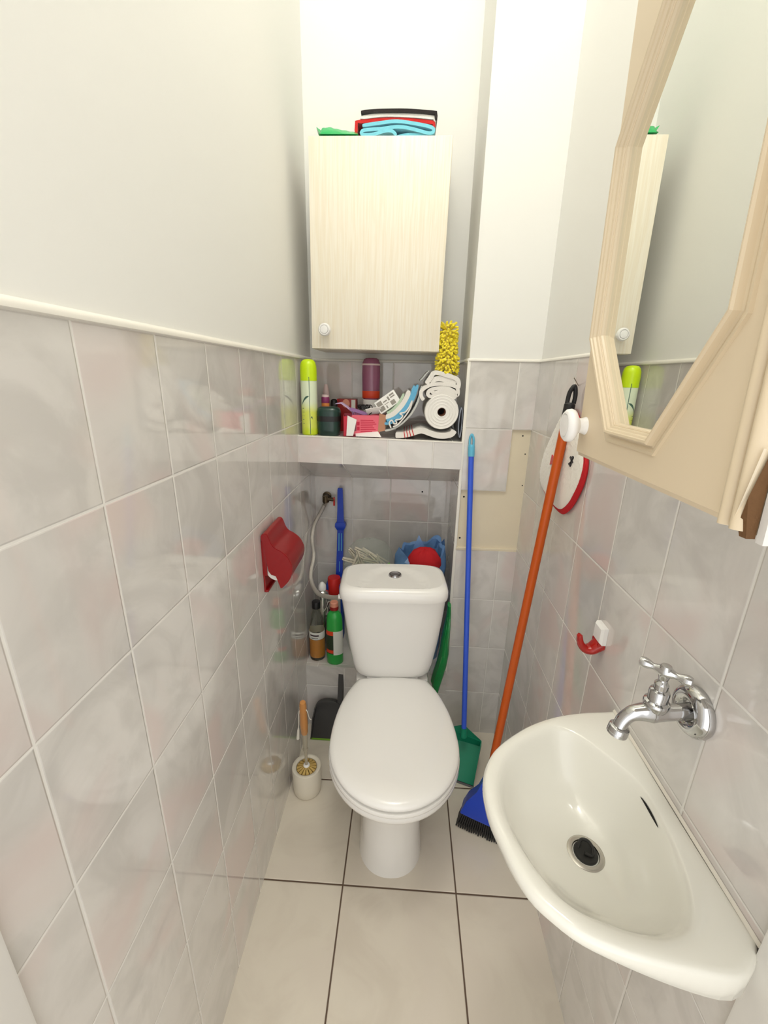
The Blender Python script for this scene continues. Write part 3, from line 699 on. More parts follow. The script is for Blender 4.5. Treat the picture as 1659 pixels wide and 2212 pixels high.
# leaning stack of folded cloths
def lean(off0, off1, th, mname, nm, label, y0=1.068, y1=1.2, seed=0, wob=0.002, u0=0.0, u1=1.0, th2=None):
    base = [(0.286, 1.186), (0.305, 1.190), (0.330, 1.203), (0.352, 1.224), (0.372, 1.252), (0.388, 1.288), (0.398, 1.330)]
    P = [Vector((a, 0, b_)) for a, b_ in base]; sp = [Vector(q) for q in smooth_path(P, 5)]
    i0 = int(u0*(len(sp)-1)); i1 = int(u1*(len(sp)-1)); out = []
    for i in range(i0, i1+1):
        t = (sp[min(i+1, len(sp)-1)]-sp[max(i-1, 0)]).normalized(); nn = Vector((-t.z, 0, t.x))
        u = i/(len(sp)-1); o = off0+(off1-off0)*u
        q = sp[i]+nn*o; out.append((q.x, q.z))
    return solo(nm, MB().ribbon(out, th, y0, y1, wob=wob, seed=seed, ny=8), M[mname], label, 'cloth', (0.34, 1.13, 1.2), 'cloths leaning on the paper roll')
lean(0.000, -0.004, 0.006, 'terry_s', 'folded_cloth', 'pale ribbed edged cloth, lowest of the leaning cloths', seed=1)
# ruffled cloth with loops at the front
rf = smooth_path([(0.306, 0, 1.196), (0.300, 0, 1.212), (0.308, 0, 1.221), (0.316, 0, 1.210), (0.324, 0, 1.212), (0.321, 0, 1.222), (0.335, 0, 1.225), (0.343, 0, 1.236), (0.334, 0, 1.243), (0.350, 0, 1.247), (0.362, 0, 1.262), (0.371, 0, 1.283), (0.366, 0, 1.259), (0.350, 0, 1.233), (0.328, 0, 1.208), (0.312, 0, 1.200)], 5)
solo('folded_cloth', MB().ribbon([(p[0], p[2]) for p in rf], 0.0042, 1.064, 1.19, wob=0.0012, seed=4), M['terry_w'], 'white crumpled cloth with looped folds under the blue cloth', 'cloth', (0.335, 1.13, 1.196), 'cloths leaning on the paper roll')
lean(0.024, 0.011, 0.0085, 'terry_b', 'folded_cloth', 'sky blue cloth in the middle of the leaning cloths', seed=6, u0=0.06)
lean(0.033, 0.0195, 0.0095, 'terry_b', 'folded_cloth', 'sky blue cloth with its edge turned over, uppermost blue of the leaning cloths', seed=7, u0=0.10, u1=0.97)
lean(0.045, 0.032, 0.0155, 'terry_w', 'folded_cloth', 'thick white cloth above the sky blue cloths', seed=8, u0=0.12, u1=0.93)
lean(0.057, 0.045, 0.008, 'terry_g', 'folded_cloth', 'pale green cloth, outermost of the leaning cloths next to the printed box', seed=9, u0=0.25, u1=0.86)
# stitched ribs along the lowest cloth
# paper roll
rx, rz_ = 0.4668, 1.2505; ry0, ry1 = 1.062, 1.25
pr = thing('paper_roll', 'thick white paper roll lying end-on on the shelf', 'paper roll', (rx, 1.15, rz_-0.055))
Xr = align((0, 1, 0), (rx, ry0, rz_))
prof = [(0.0125, 0.02), (0.0135, 0.0)]
for k in range(9):
    r = 0.0135+(0.0535-0.0135)*(k+1)/9.0
    prof += [(r-0.0012, -0.0005+0.0012*(k % 2)), (r, 0.0006)]
prof += [(0.0545, 0.003), (0.0548, 0.006), (0.0548, 0.186), (0.0535, 0.188), (0.0125, 0.188)]
build('roll', MB().lathe(prof, 44, Xr, cap0=False, cap1=False), M['paperroll'], pr)
build('core', MB().lathe([(0.0128, 0.0), (0.0128, 0.188), (0.0112, 0.188), (0.0112, 0.0)], 24, Xr, cap0=False, cap1=False), M['cardbrown'], pr)
build('core_shade', MB().lathe([(0.0112, 0.05), (0.0112, 0.052)], 24, Xr), M['dark'], pr, label='dark disc for the shade inside the core')  # near-black disc painted as the shade deep in the hollow
# tea towel under the roll
tt = smooth_path([(0.321, 0, 1.1735), (0.345, 0, 1.1745), (0.372, 0, 1.1805), (0.398, 0, 1.1895), (0.412, 0, 1.1895), (0.432, 0, 1.183), (0.455, 0, 1.1765), (0.482, 0, 1.176), (0.503, 0, 1.182), (0.511, 0, 1.194)], 6)
tto = solo('tea_towel', MB().ribbon([(p[0], p[2]) for p in tt], 0.018, 1.060, 1.22, wob=0.0006, seed=3), M['terry_w'], 'white tea towel with red stripes under the paper roll', 'towel', (0.42, 1.14, 1.164))
st = MB()
for k in range(4):
    i0 = 7+k*2; q0, q1 = tt[i0], tt[i0+1]
    st.ribbon([(q0[0], q0[2]), (q0[0]*0.45+q1[0]*0.55, q0[2]*0.45+q1[2]*0.55)], 0.0310, 1.0590, 1.22, ny=8, wob=0.0006, seed=3)
build('stripes', st, M['terry_r'], tto, label='four red stripes')
# folded white towel on the roll
ft = smooth_path([(0.428, 0, 1.318), (0.44, 0, 1.309), (0.465, 0, 1.316), (0.490, 0, 1.311), (0.505, 0, 1.303), (0.500, 0, 1.296), (0.470, 0, 1.3085), (0.434, 0, 1.2985), (0.421, 0, 1.303), (0.424, 0, 1.316), (0.445, 0, 1.323),
                  (0.475, 0, 1.324), (0.500, 0, 1.316), (0.5125, 0, 1.303), (0.514, 0, 1.318), (0.506, 0, 1.330), (0.47, 0, 1.336), (0.43, 0, 1.334), (0.402, 0, 1.318), (0.399, 0, 1.300), (0.408, 0, 1.286)], 5)
fm = MB().ribbon([(p[0], p[2]) for p in ft], 0.0112, 1.063, 1.2, wob=0.0009, seed=12)
ft2 = smooth_path([(0.414, 0, 1.336), (0.428, 0, 1.358), (0.437, 0, 1.370), (0.460, 0, 1.368), (0.490, 0, 1.3595), (0.5085, 0, 1.352), (0.5145, 0, 1.338), (0.513, 0, 1.324)], 5)
fm.ribbon([(p[0], p[2]) for p in ft2], 0.013, 1.063, 1.2, wob=0.0012, seed=13)
ft3 = smooth_path([(0.425, 0, 1.343), (0.45, 0, 1.352), (0.48, 0, 1.347), (0.506, 0, 1.338)], 5)
fm.ribbon([(p[0], p[2]) for p in ft3], 0.016, 1.066, 1.2, wob=0.001, seed=14)
solo('folded_towel', fm, M['terry_w'], 'thick white folded towel lying on top of the paper roll', 'towel', (0.46, 1.13, 1.305))
gs = MB().ribbon([(0.395, 1.345), (0.402, 1.352), (0.413, 1.366), (0.422, 1.376)], 0.004, 1.10, 1.22, wob=0.001, seed=3)
solo('folded_cloth', gs, M['terry_s'], 'grey cloth edge behind the white towel on the paper roll', 'cloth', (0.408, 1.16, 1.345))
# chenille duster
du = thing('chenille_duster', 'bright yellow chenille duster standing on the white towel beside the cabinet', 'duster', (0.478, 1.10, 1.372))
dn = MB(); dn.tube([(0.478, 1.10, 1.376), (0.476, 1.10, 1.43), (0.474, 1.10, 1.496)], 0.017, 12)
ns = 460
for i in range(ns):
    u = (i+0.5)/ns; a = i*2.39996+rnd.uniform(-0.2, 0.2)
    zc = 1.374+u*0.128; xc = 0.479-0.006*u
    rr = 0.0255*(1.22 if u < 0.32 else (0.92+0.1*math.sin(u*7)))
    el = rnd.uniform(-0.55, 0.35)+(0.9 if u > 0.93 else 0)
    d = Vector((math.cos(a)*math.cos(el), math.sin(a)*math.cos(el), math.sin(el)))
    p0 = Vector((xc, 1.10, zc))+Vector((d.x, d.y, 0))*0.010
    p1 = p0+d*rr*0.62; p2 = p1+(d+Vector((rnd.uniform(-.5, .5), rnd.uniform(-.5, .5), rnd.uniform(-.75, 0.1)))).normalized()*0.0095
    dn.tube([p0, p1, p2, p2+(p2-p1)*0.22], [0.0026, 0.0034, 0.0034, 0.0016], 8)
build('chenille_head', dn, M['duster'], du, ang=80)
# grey pouch beside the roll
gp2 = MB().ribbon([(p[0], p[2]) for p in smooth_path([(0.5285, 0, 1.171), (0.5235, 0, 1.20), (0.524, 0, 1.24), (0.5285, 0, 1.266), (0.5325, 0, 1.24), (0.5325, 0, 1.20), (0.5300, 0, 1.172)], 5)], 0.0024, 1.058, 1.2, wob=0.0004, seed=4)
solo('plastic_pouch', gp2, M['greybag'], 'flat grey plastic pouch wedged between the paper roll and the wall', 'pouch', (0.529, 1.13, 1.165))

# ------------------------------------------------------------------ things in the alcove behind the toilet
ab = thing('glass_bottle', 'clear glass bottle half full of amber liquid with black cap on the ledge', 'bottle', (0.036, 1.085, LZ+S))
X = T(0.036, 1.085, LZ+S)
build('glass', MB().lathe([(0.024, 0), (0.0285, 0.003), (0.030, 0.012), (0.0305, 0.05), (0.030, 0.120), (0.027, 0.145), (0.021, 0.18), (0.0155, 0.212), (0.0145, 0.228)], 32, X, cap1=False), M['glass'], ab)
build('liquid', MB().lathe([(0.022, 0.010), (0.0275, 0.014), (0.0285, 0.03), (0.0287, 0.095)], 32, X), M['amber'], ab, label='amber liquid')
lb = [(0.0307, 0.098), (0.0309, 0.099), (0.0303, 0.128), (0.0300, 0.1285)]
lo = build('label', MB().lathe(lb, 32, X, cap0=False, cap1=False), M['labelw'], ab, label='white paper label')
lbl = MB()
for z0, z1, a0, a1 in ((0.1135, 0.1195, -0.75, 0.42), (0.1035, 0.106, -0.55, 0.30)):
    L1 = [(0.0311*math.sin(a), -0.0311*math.cos(a), z0) for a in [a0+(a1-a0)*i/8 for i in range(9)]]; L2 = [(x, y, z1) for x, y, z in L1]
    lbl.add(L1+L2, [(i, i+1, 10+i, 9+i) for i in range(8)], 0, X)
build('label_print', lbl, M['ink'], lo, label='dark oblong printed on the label')
build('cap', MB().lathe([(0.0155, 0.222), (0.0165, 0.223), (0.0165, 0.247), (0.015, 0.25), (0.002, 0.2505)], 24, X), M['black'], ab, label='black screw cap')
gx, gy = 0.109, 1.063
gb = thing('cleaner_bottle', 'bright green cleaner bottle with red cap at the front of the ledge', 'bottle', (gx, gy, LZ+S))
def go(r, z, k=0.72): return [(gx+r*math.cos(t), gy+r*k*math.sin(t), LZ+S+z) for t in [2*PI*j/36 for j in range(36)]]
build('body', MB().loft([go(0.029, 0), go(0.0315, 0.003), go(0.032, 0.05), go(0.031, 0.15), go(0.0295, 0.195), go(0.026, 0.212), go(0.019, 0.222), go(0.0135, 0.226), go(0.0135, 0.233)]), M['gbottle'], gb)
def arcpatch(mb, a0, a1, z0, z1, off, r0=0.0322, k=0.72, n=10):
    L1 = []; L2 = []
    for i in range(n+1):
        a = a0+(a1-a0)*i/n
        L1.append((gx+(r0+off)*math.sin(a), gy-(r0+off)*k*math.cos(a), LZ+S+z0)); L2.append((gx+(r0+off-0.0008)*math.sin(a), gy-(r0+off-0.0008)*k*math.cos(a), LZ+S+z1))
    mb.add(L1+L2, [(i, i+1, n+2+i, n+1+i) for i in range(n)])
q = MB(); arcpatch(q, -0.05, 1.5, 0.045, 0.148, 0.0006); build('label', q, M['labelw'], gb, label='white paper label')
q = MB(); arcpatch(q, -1.5, -0.05, 0.048, 0.13, 0.0005); build('label', q, M['labeldk'], gb, label='dark label beside the white one')
q = MB(); arcpatch(q, -1.5, -0.06, 0.13, 0.148, 0.0006); build('label_print', q, M['orangered'], gb, label='upper orange red block of the label')
q = MB(); arcpatch(q, -1.2, -0.06, 0.052, 0.07, 0.0009); build('label_print', q, M['orangered'], gb, label='lower orange red block of the label')
build('cap', MB().lathe([(0.0165, 0.233), (0.0168, 0.236), (0.0165, 0.247)], 24, T(gx, gy, LZ+S)), M['capred'], gb, label='dark red cap')
build('cap_top', MB().lathe([(0.0162, 0.247), (0.0155, 0.262), (0.013, 0.2645), (0.002, 0.265)], 24, T(gx, gy, LZ+S)), M['caplit_face'], gb, label='salmon colour for the lit top of the red cap')  # light on the top of the dark red cap, put into its colour
sc = thing('spray_can', 'silver spray can with white nozzle behind the glass bottle', 'aerosol can', (0.048, 1.15, LZ+S))
X = T(0.048, 1.15, LZ+S)
build('can', MB().lathe([(0.024, 0), (0.026, 0.003), (0.026, 0.245), (0.0235, 0.256), (0.015, 0.264), (0.011, 0.266)], 28, X), M['foil'], sc)
build('nozzle', MB().lathe([(0.0145, 0.266), (0.0152, 0.268), (0.0150, 0.284), (0.011, 0.290), (0.007, 0.296), (0.003, 0.299)], 24, X), M['wplastic'], sc, label='white nozzle')
rc = thing('spray_can', 'can with a wide red cap at the back of the ledge', 'aerosol can', (0.086, 1.205, LZ+S))
X = T(0.086, 1.205, LZ+S)
build('can', MB().lathe([(0.025, 0), (0.026, 0.003), (0.026, 0.22)], 28, X), M['labelw'], rc)
build('cap', MB().lathe([(0.0262, 0.22), (0.0265, 0.222), (0.026, 0.29), (0.0245, 0.294), (0.002, 0.2945)], 28, X), M['redcan'], rc, label='red cap')
fo = MB()
for i, (x, z, s_) in enumerate(((0.075, 0.505, 1.0), (0.085, 0.475, 0.9))):
    fo.ribbon([(x-0.018*s_, z-0.028), (x-0.006*s_, z-0.010), (x, z), (x+0.004, z+0.018), (x+0.016*s_, z+0.026)], 0.002, 1.105+i*0.012, 1.130+i*0.012, wob=0.006, seed=i+20, ny=6)
fo.ribbon([(0.079, LZ+S+0.001), (0.080, 0.36), (0.078, 0.45), (0.076, 0.50)], 0.003, 1.105, 1.15, wob=0.003, seed=31)
solo('foil_sachet', fo, M['foil'], 'crumpled silver sachet between the glass bottle and the green bottle', 'sachet', (0.08, 1.12, LZ))
# blue long handled brush
bbt = thing('scrub_brush', 'dark blue long-handled scrubbing brush leaning on the alcove back wall', 'brush', (0.1, 1.24, LZ+S))
def bp_(mb, pts):
    mb.loft([[(x-wd, y-dp, z), (x+wd, y-dp, z), (x+wd, y+dp, z), (x-wd, y+dp, z)] for x, y, z, wd, dp in pts])
hb = MB(); bp_(hb, [(0.1045, 1.272, 0.934, 0.0085, 0.005), (0.1045, 1.272, 0.928, 0.0100, 0.006), (0.1055, 1.268, 0.86, 0.0115, 0.0065), (0.1058, 1.264, 0.80, 0.0135, 0.0075), (0.106, 1.263, 0.792, 0.0145, 0.008)])
build('handle', hb, M['blue'], bbt)
hb = MB(); bp_(hb, [(0.106, 1.263, 0.764, 0.013, 0.010), (0.106, 1.263, 0.774, 0.0185, 0.013), (0.106, 1.263, 0.779, 0.0215, 0.014), (0.106, 1.263, 0.792, 0.0205, 0.013), (0.106, 1.263, 0.797, 0.0145, 0.009)])
build('collar', hb, M['blue'], bbt)
hb = MB(); bp_(hb, [(0.100, 1.250, 0.56, 0.0135, 0.007), (0.103, 1.257, 0.66, 0.0130, 0.007), (0.106, 1.262, 0.766, 0.0125, 0.007)])
for s_ in (-0.0052, 0.0052):
    bp_(hb, [(0.1045+s_, 1.2525, 0.672, 0.0012, 0.0018), (0.1058+s_, 1.2545, 0.755, 0.0012, 0.0018)])
build('shaft', hb, M['blue'], bbt)
for s_ in (-0.0052, 0.0052):
    gl = MB(); bp_(gl, [(0.1047+s_, 1.2500, 0.676, 0.0016, 0.0006), (0.1058+s_, 1.2522, 0.752, 0.0016, 0.0006)])
    build('rib', gl, M['cyan'], bbt, label='pale rib along the shaft')
gl = MB(); bp_(gl, [(0.1015, 1.2450, 0.585, 0.0012, 0.0006), (0.1025, 1.2472, 0.63, 0.0012, 0.0006)])
build('rib', gl, M['cyan'], bbt, label='short pale rib low on the shaft')
hb = MB().box((0.052, 1.19, 0.50), (0.125, 1.262, 0.555), 0.012).box((0.075, 1.20, LZ+S), (0.120, 1.255, 0.52), 0.008)
build('head', hb, M['grey_h'], bbt)

# clear bag of pegs
bag = MB(); rings = []
for k, (z, sc_) in enumerate(((LZ+S, 0.8), (0.34, 0.98), (0.50, 1.0), (0.62, 1.0), (0.69, 0.98), (0.735, 0.88), (0.762, 0.62), (0.772, 0.3), (0.774, 0.05))):
    r = []
    for j in range(40):
        t = 2*PI*j/40; n_ = mnoise.noise(Vector((math.cos(t)*2.1, math.sin(t)*2.1, z*14)))*0.012
        r.append((0.232+(0.094*sc_+n_)*math.cos(t), 1.145+(0.052*sc_+n_)*math.sin(t), z+mnoise.noise(Vector((math.cos(t)*3, math.sin(t)*3, z*9)))*0.006*(1 if k else 0)))
    rings.append(r)
pbag = solo('peg_bag', bag.loft(rings), M['clearbag'], 'clear plastic bag full of pegs behind the left of the cistern', 'bag', (0.232, 1.145, LZ+S), ang=25)
def peg(x, y, z, a, b_):
    mb = MB(); Xp = T(x, y, z) @ Rz(a) @ Matrix.Rotation(b_, 4, 'Y')
    for s_ in (-1, 1):
        mb.loft([[(-0.030, -0.004, s_*0.0015), (-0.030, 0.004, s_*0.0015), (-0.030, 0.004, s_*0.005), (-0.030, -0.004, s_*0.005)],
                 [(0.0, -0.0045, s_*0.002), (0.0, 0.0045, s_*0.002), (0.0, 0.0045, s_*0.0065), (0.0, -0.0045, s_*0.0065)],
                 [(0.032, -0.004, s_*0.0055), (0.032, 0.004, s_*0.0055), (0.032, 0.004, s_*0.0085), (0.032, -0.004, s_*0.0085)]], X=Xp)
    return mb
pr_ = random.Random(3)
pegp = [(0.164, 1.108, 0.700, 0.3, 0.35), (0.176, 1.110, 0.728, 0.9, 0.9), (0.186, 1.106, 0.700, 0.4, -1.1), (0.200, 1.104, 0.716, -0.4, 1.2), (0.210, 1.106, 0.694, 0.2, -1.3), (0.224, 1.105, 0.712, 0.5, 0.6),
        (0.208, 1.111, 0.738, 0.3, 0.5), (0.242, 1.105, 0.704, 0.3, 0.25), (0.234, 1.114, 0.730, -0.3, 0.5), (0.258, 1.108, 0.712, 0.4, 0.8), (0.272, 1.110, 0.700, 0.2, 1.2), (0.190, 1.118, 0.688, 0.7, 0.5), (0.176, 1.123, 0.708, -0.5, 0.9), (0.285, 1.123, 0.700, 0.6, 0.7)]
for i, (x, y, z, a, b_) in enumerate(pegp):
    o = solo('clothes_peg', peg(x, y, z, a, b_), M['peg'], 'pale clothes peg in the clear bag behind the cistern', 'peg', (x, y, z), 'pegs in the clear bag')
gr = MB()
for i, (x, z, w_) in enumerate(((0.262, 0.682, 0.05), (0.295, 0.690, 0.035))):
    gr.ribbon([(x-w_, z-0.02), (x-w_*0.5, z+0.004), (x, z-0.002), (x+w_*0.5, z+0.018), (x+w_*0.8, z-0.006)], 0.004, 1.06, 1.085, wob=0.007, seed=40+i, ny=6)
gr.ribbon([(0.27, LZ+S+0.002), (0.272, 0.45), (0.268, 0.60), (0.27, 0.68)], 0.02, 1.06, 1.085, wob=0.003, seed=44)
solo('green_wrapper', gr, M['ltgreen'], 'light green crumpled wrapper behind the middle of the cistern', 'wrapper', (0.27, 1.07, LZ+S))
# blue bag with red contents
bgx, bgy = 0.428, 1.135
def bagring(rx_, ry_, z, amp, sd, dz=0.0, N=44):
    r = []
    for j in range(N):
        t = 2*PI*j/N; n_ = mnoise.noise(Vector((math.cos(t)*2.4+sd, math.sin(t)*2.4, z*11)))
        zz = z+dz*(0.6*math.sin(t)+0.35*math.sin(2*t+0.6)+0.5*n_)
        r.append((bgx+(rx_+amp*n_)*math.cos(t), bgy+(ry_+amp*n_*0.6)*math.sin(t), zz))
    return r
bl = MB().loft([bagring(0.085, 0.05, LZ+S, 0.0, 1), bagring(0.095, 0.058, 0.34, 0.008, 1), bagring(0.097, 0.060, 0.50, 0.012, 1), bagring(0.096, 0.060, 0.60, 0.012, 1), bagring(0.096, 0.062, 0.655, 0.012, 1), bagring(0.100, 0.064, 0.685, 0.010, 2, 0.01),
                bagring(0.095, 0.062, 0.715, 0.012, 2, 0.03), bagring(0.082, 0.056, 0.742, 0.014, 3, 0.045), bagring(0.074, 0.050, 0.735, 0.012, 3, 0.04), bagring(0.072, 0.047, 0.70, 0.010, 3, 0.02), bagring(0.06, 0.04, 0.655, 0.0, 3)], ang_ if False else True)
bl.add([(0.395, 1.150, 0.735), (0.417, 1.160, 0.792), (0.443, 1.150, 0.745), (0.420, 1.166, 0.740)], [(0, 1, 3), (1, 2, 3), (0, 2, 1), (0, 3, 2)])
bl.add([(0.478, 1.165, 0.74), (0.485, 1.160, 0.776), (0.500, 1.155, 0.765), (0.512, 1.150, 0.785), (0.518, 1.145, 0.735), (0.498, 1.172, 0.735)], [(0, 1, 5), (1, 2, 5), (2, 3, 5), (3, 4, 5), (0, 5, 4, 3, 2, 1)])
solo('plastic_bag', bl, M['sackblue'], 'open blue plastic bag holding red cloth behind the right of the cistern', 'bag', (bgx, bgy, LZ+S), ang=22)
rd2 = MB(); rr = []
for k, (z, s_) in enumerate(((0.665, 0.8), (0.69, 1.0), (0.715, 0.95), (0.738, 0.7), (0.750, 0.35), (0.753, 0.05))):
    rr.append([(0.440+(0.062*s_+0.008*mnoise.noise(Vector((math.cos(t)*2, math.sin(t)*2, z*20))))*math.cos(t), 1.105+0.050*s_*math.sin(t), z+0.010+0.006*mnoise.noise(Vector((math.cos(t)*3, math.sin(t)*3, z*13)))) for t in [2*PI*j/36 for j in range(36)]])
solo('red_cloth', rd2.loft(rr), M['redcloth'], 'bundle of dark red cloth inside the blue plastic bag', 'cloth', (0.428, 1.105, 0.665))
# green bag hanging between the cistern and the pier
gbm = MB(); rr = []
for z, xa, xb, y in ((0.60, 0.522, 0.534, 0.99), (0.56, 0.520, 0.535, 0.985), (0.52, 0.514, 0.536, 0.98), (0.47, 0.506, 0.5355, 0.975), (0.42, 0.502, 0.536, 0.97), (0.37, 0.494, 0.531, 0.97), (0.33, 0.484, 0.524, 0.97), (0.295, 0.478, 0.517, 0.97), (0.27, 0.486, 0.511, 0.97), (0.262, 0.495, 0.507, 0.97)):
    c_, h_ = (xa+xb)/2, (xb-xa)/2
    rr.append([(c_+h_*math.cos(t), y+0.03*math.sin(t)*(1 if z < 0.55 else 0.7)+0.006*mnoise.noise(Vector((math.cos(t)*3, z*25, math.sin(t)*3))), z+0.008*mnoise.noise(Vector((math.cos(t)*2, math.sin(t)*2, z*17)))) for t in [2*PI*j/28 for j in range(28)]])
solo('plastic_bag', gbm.loft(rr), M['sackgreen'], 'dark green plastic bag hanging between the cistern and the tiled pier', 'bag', (0.51, 0.97, 0.262), ang=24)

# ------------------------------------------------------------------ left wall: paper holder, toilet brush, grey dustpan
ph = thing('paper_holder', 'red plastic toilet paper holder fixed to the left tiled wall', 'paper holder', (0.0, 0.70, 0.89))
Yn, Yf = 0.636, 0.768
bp2 = MB().box((0.0002, Yn+0.004, 0.815), (0.005, Yf-0.004, 0.965), 0.0015).box((0.0002, Yn+0.004, 0.812), (0.011, Yf-0.004, 0.8185), 0.001)
bp2.box((0.0002, Yn+0.003, 0.86), (0.012, Yn+0.0065, 0.955), 0.001).box((0.0002, Yf-0.0065, 0.86), (0.022, Yf-0.003, 0.955), 0.001)
build('back_plate', bp2, M['red'], ph)
prof = smooth_path([(0.003, 0, 0.9665), (0.0075, 0, 0.9745), (0.0155, 0, 0.976), (0.021, 0, 0.968), (0.0275, 0, 0.950), (0.036, 0, 0.939), (0.050, 0, 0.931), (0.066, 0, 0.917), (0.0755, 0, 0.897), (0.0765, 0, 0.878), (0.068, 0, 0.853), (0.048, 0, 0.829)], 5)
cov = MB().ribbon([(p[0], p[2]) for p in prof], 0.0032, Yn, Yf, ny=3)
# side cheeks of the hood
def cheek(mb, y):
    pts = [(p[0], p[2]) for p in prof]+[(0.0455, 0.8285), (0.0390, 0.850), (0.0350, 0.862), (0.0230, 0.866), (0.0165, 0.876), (0.0135, 0.900), (0.0105, 0.930), (0.0065, 0.952)]
    o1 = [(x, y, z) for x, z in pts]; o2 = [(x, y+0.003, z) for x, z in pts]
    bm = bmesh.new(); f = bm.faces.new([bm.verts.new(q) for q in o1]); e = bmesh.ops.extrude_face_region(bm, geom=[f])
    for v_ in [g for g in e['geom'] if isinstance(g, bmesh.types.BMVert)]: v_.co.y += 0.003
    bmesh.ops.triangulate(bm, faces=[q for q in bm.faces if len(q.verts) > 4]); bm.verts.index_update()
    mb.add([v_.co[:] for v_ in bm.verts], [[v_.index for v_ in q.verts] for q in bm.faces]); bm.free()
cheek(cov, Yn-0.0015); cheek(cov, Yf-0.0015)
build('cover', cov, M['red'], ph)
rollm = MB().lathe([(0.016, 0), (0.0275, 0.0), (0.028, 0.002), (0.028, 0.113), (0.0275, 0.115), (0.016, 0.115)], 36, align((0, 1, 0), (0.0355, Yn+0.0085, 0.873)), cap0=False, cap1=False)
ro = solo('toilet_paper_roll', rollm, M['paperroll'], 'nearly used up white toilet roll inside the red holder', 'toilet paper', (0.0355, 0.70, 0.873))
build('core', MB().lathe([(0.0165, 0.001), (0.0165, 0.114), (0.015, 0.114), (0.015, 0.001)], 24, align((0, 1, 0), (0.0355, Yn+0.0085, 0.873)), cap0=False, cap1=False), M['cardbrown'], ro)

tbx, tby = 0.0605, 0.751
hold = thing('brush_pot', 'round cream plastic toilet brush pot on the floor by the left wall', 'brush pot', (tbx, tby, 0.0005))
build('pot', MB().lathe([(0.042, 0.0), (0.0455, 0.004), (0.0478, 0.03), (0.0485, 0.098), (0.0475, 0.102), (0.0445, 0.1035), (0.038, 0.1025), (0.0345, 0.099), (0.034, 0.092), (0.034, 0.02), (0.001, 0.018)], 48, T(tbx, tby, 0.0005)), M['brushw'], hold)
tb = thing('toilet_brush', 'toilet brush with wooden handle and straw bristles standing in the cream pot', 'toilet brush', (tbx, tby, 0.02))
br = MB()
for lev in range(6):
    nb = 15
    for i in range(nb):
        a = 2*PI*(i+0.5*(lev % 2))/nb; z = 0.103-lev*0.014
        c_, s_ = math.cos(a), math.sin(a); wd = 0.0048
        p0 = Vector((tbx+0.006*c_, tby+0.006*s_, z+0.002)); p1 = Vector((tbx+0.0325*c_, tby+0.0325*s_, z-0.006))
        sd = Vector((-s_, c_, 0))
        br.loft([[tuple(p0-sd*0.001+Vector((0, 0, 0.001))), tuple(p0+sd*0.001+Vector((0, 0, 0.001))), tuple(p0+sd*0.001-Vector((0, 0, 0.002))), tuple(p0-sd*0.001-Vector((0, 0, 0.002)))],
                 [tuple(p1-sd*wd+Vector((0, 0, 0.0015))), tuple(p1+sd*wd+Vector((0, 0, 0.0015))), tuple(p1+sd*wd-Vector((0, 0, 0.005))), tuple(p1-sd*wd-Vector((0, 0, 0.005)))]])
build('bristles', br, M['bristle'], tb)
d_ = Vector((0.010, -0.048, 0.30)); p0 = Vector((tbx, tby, 0.105))
def tp(t): return tuple(p0+d_*t)
build('hub', MB().lathe([(0.010, 0), (0.0115, 0.004), (0.0105, 0.012), (0.006, 0.016)], 20, align(d_, tp(-0.03))), M['wplastic'], tb)
build('stem', MB().tube([tp(0.0), tp(0.24), tp(0.30), tp(0.56)], [0.0045, 0.0055, 0.0075, 0.009], 16).tube([tp(0.27), tp(0.285), tp(0.30)], [0.0085, 0.009, 0.008], 16), M['clearp'], tb, label='clear stem with a white ring')
build('handle', MB().tube([tp(0.54), tp(0.56), tp(0.7), tp(0.86), tp(0.98), tp(1.01)], [0.0095, 0.0115, 0.0125, 0.0115, 0.0105, 0.0085], 18), M['woodh'], tb, label='varnished wooden handle')
sp_ = MB().tube(smooth_path([tp(0.95), tuple(Vector(tp(0.9))+Vector((0.013, -0.004, 0))), tuple(Vector(tp(0.78))+Vector((0.018, 0.0, 0))), tuple(Vector(tp(0.76))+Vector((0.024, 0, 0)))], 4), 0.0014, 6)
sp_.tube(smooth_path([tp(0.95), tuple(Vector(tp(0.88))+Vector((-0.012, -0.004, 0))), tuple(Vector(tp(0.7))+Vector((-0.015, -0.006, 0))), tuple(Vector(tp(0.6))+Vector((-0.019, -0.004, 0)))], 4), 0.0015, 6)
sp_.tube([tuple(Vector(tp(0.64))+Vector((-0.017, -0.005, 0))), tuple(Vector(tp(0.6))+Vector((-0.018, -0.005, 0))), tuple(Vector(tp(0.47))+Vector((-0.021, -0.006, 0)))], [0.002, 0.0035, 0.005], 8)
build('hanging_cord', sp_, M['string'], tb, label='white cord loop with a tassel')

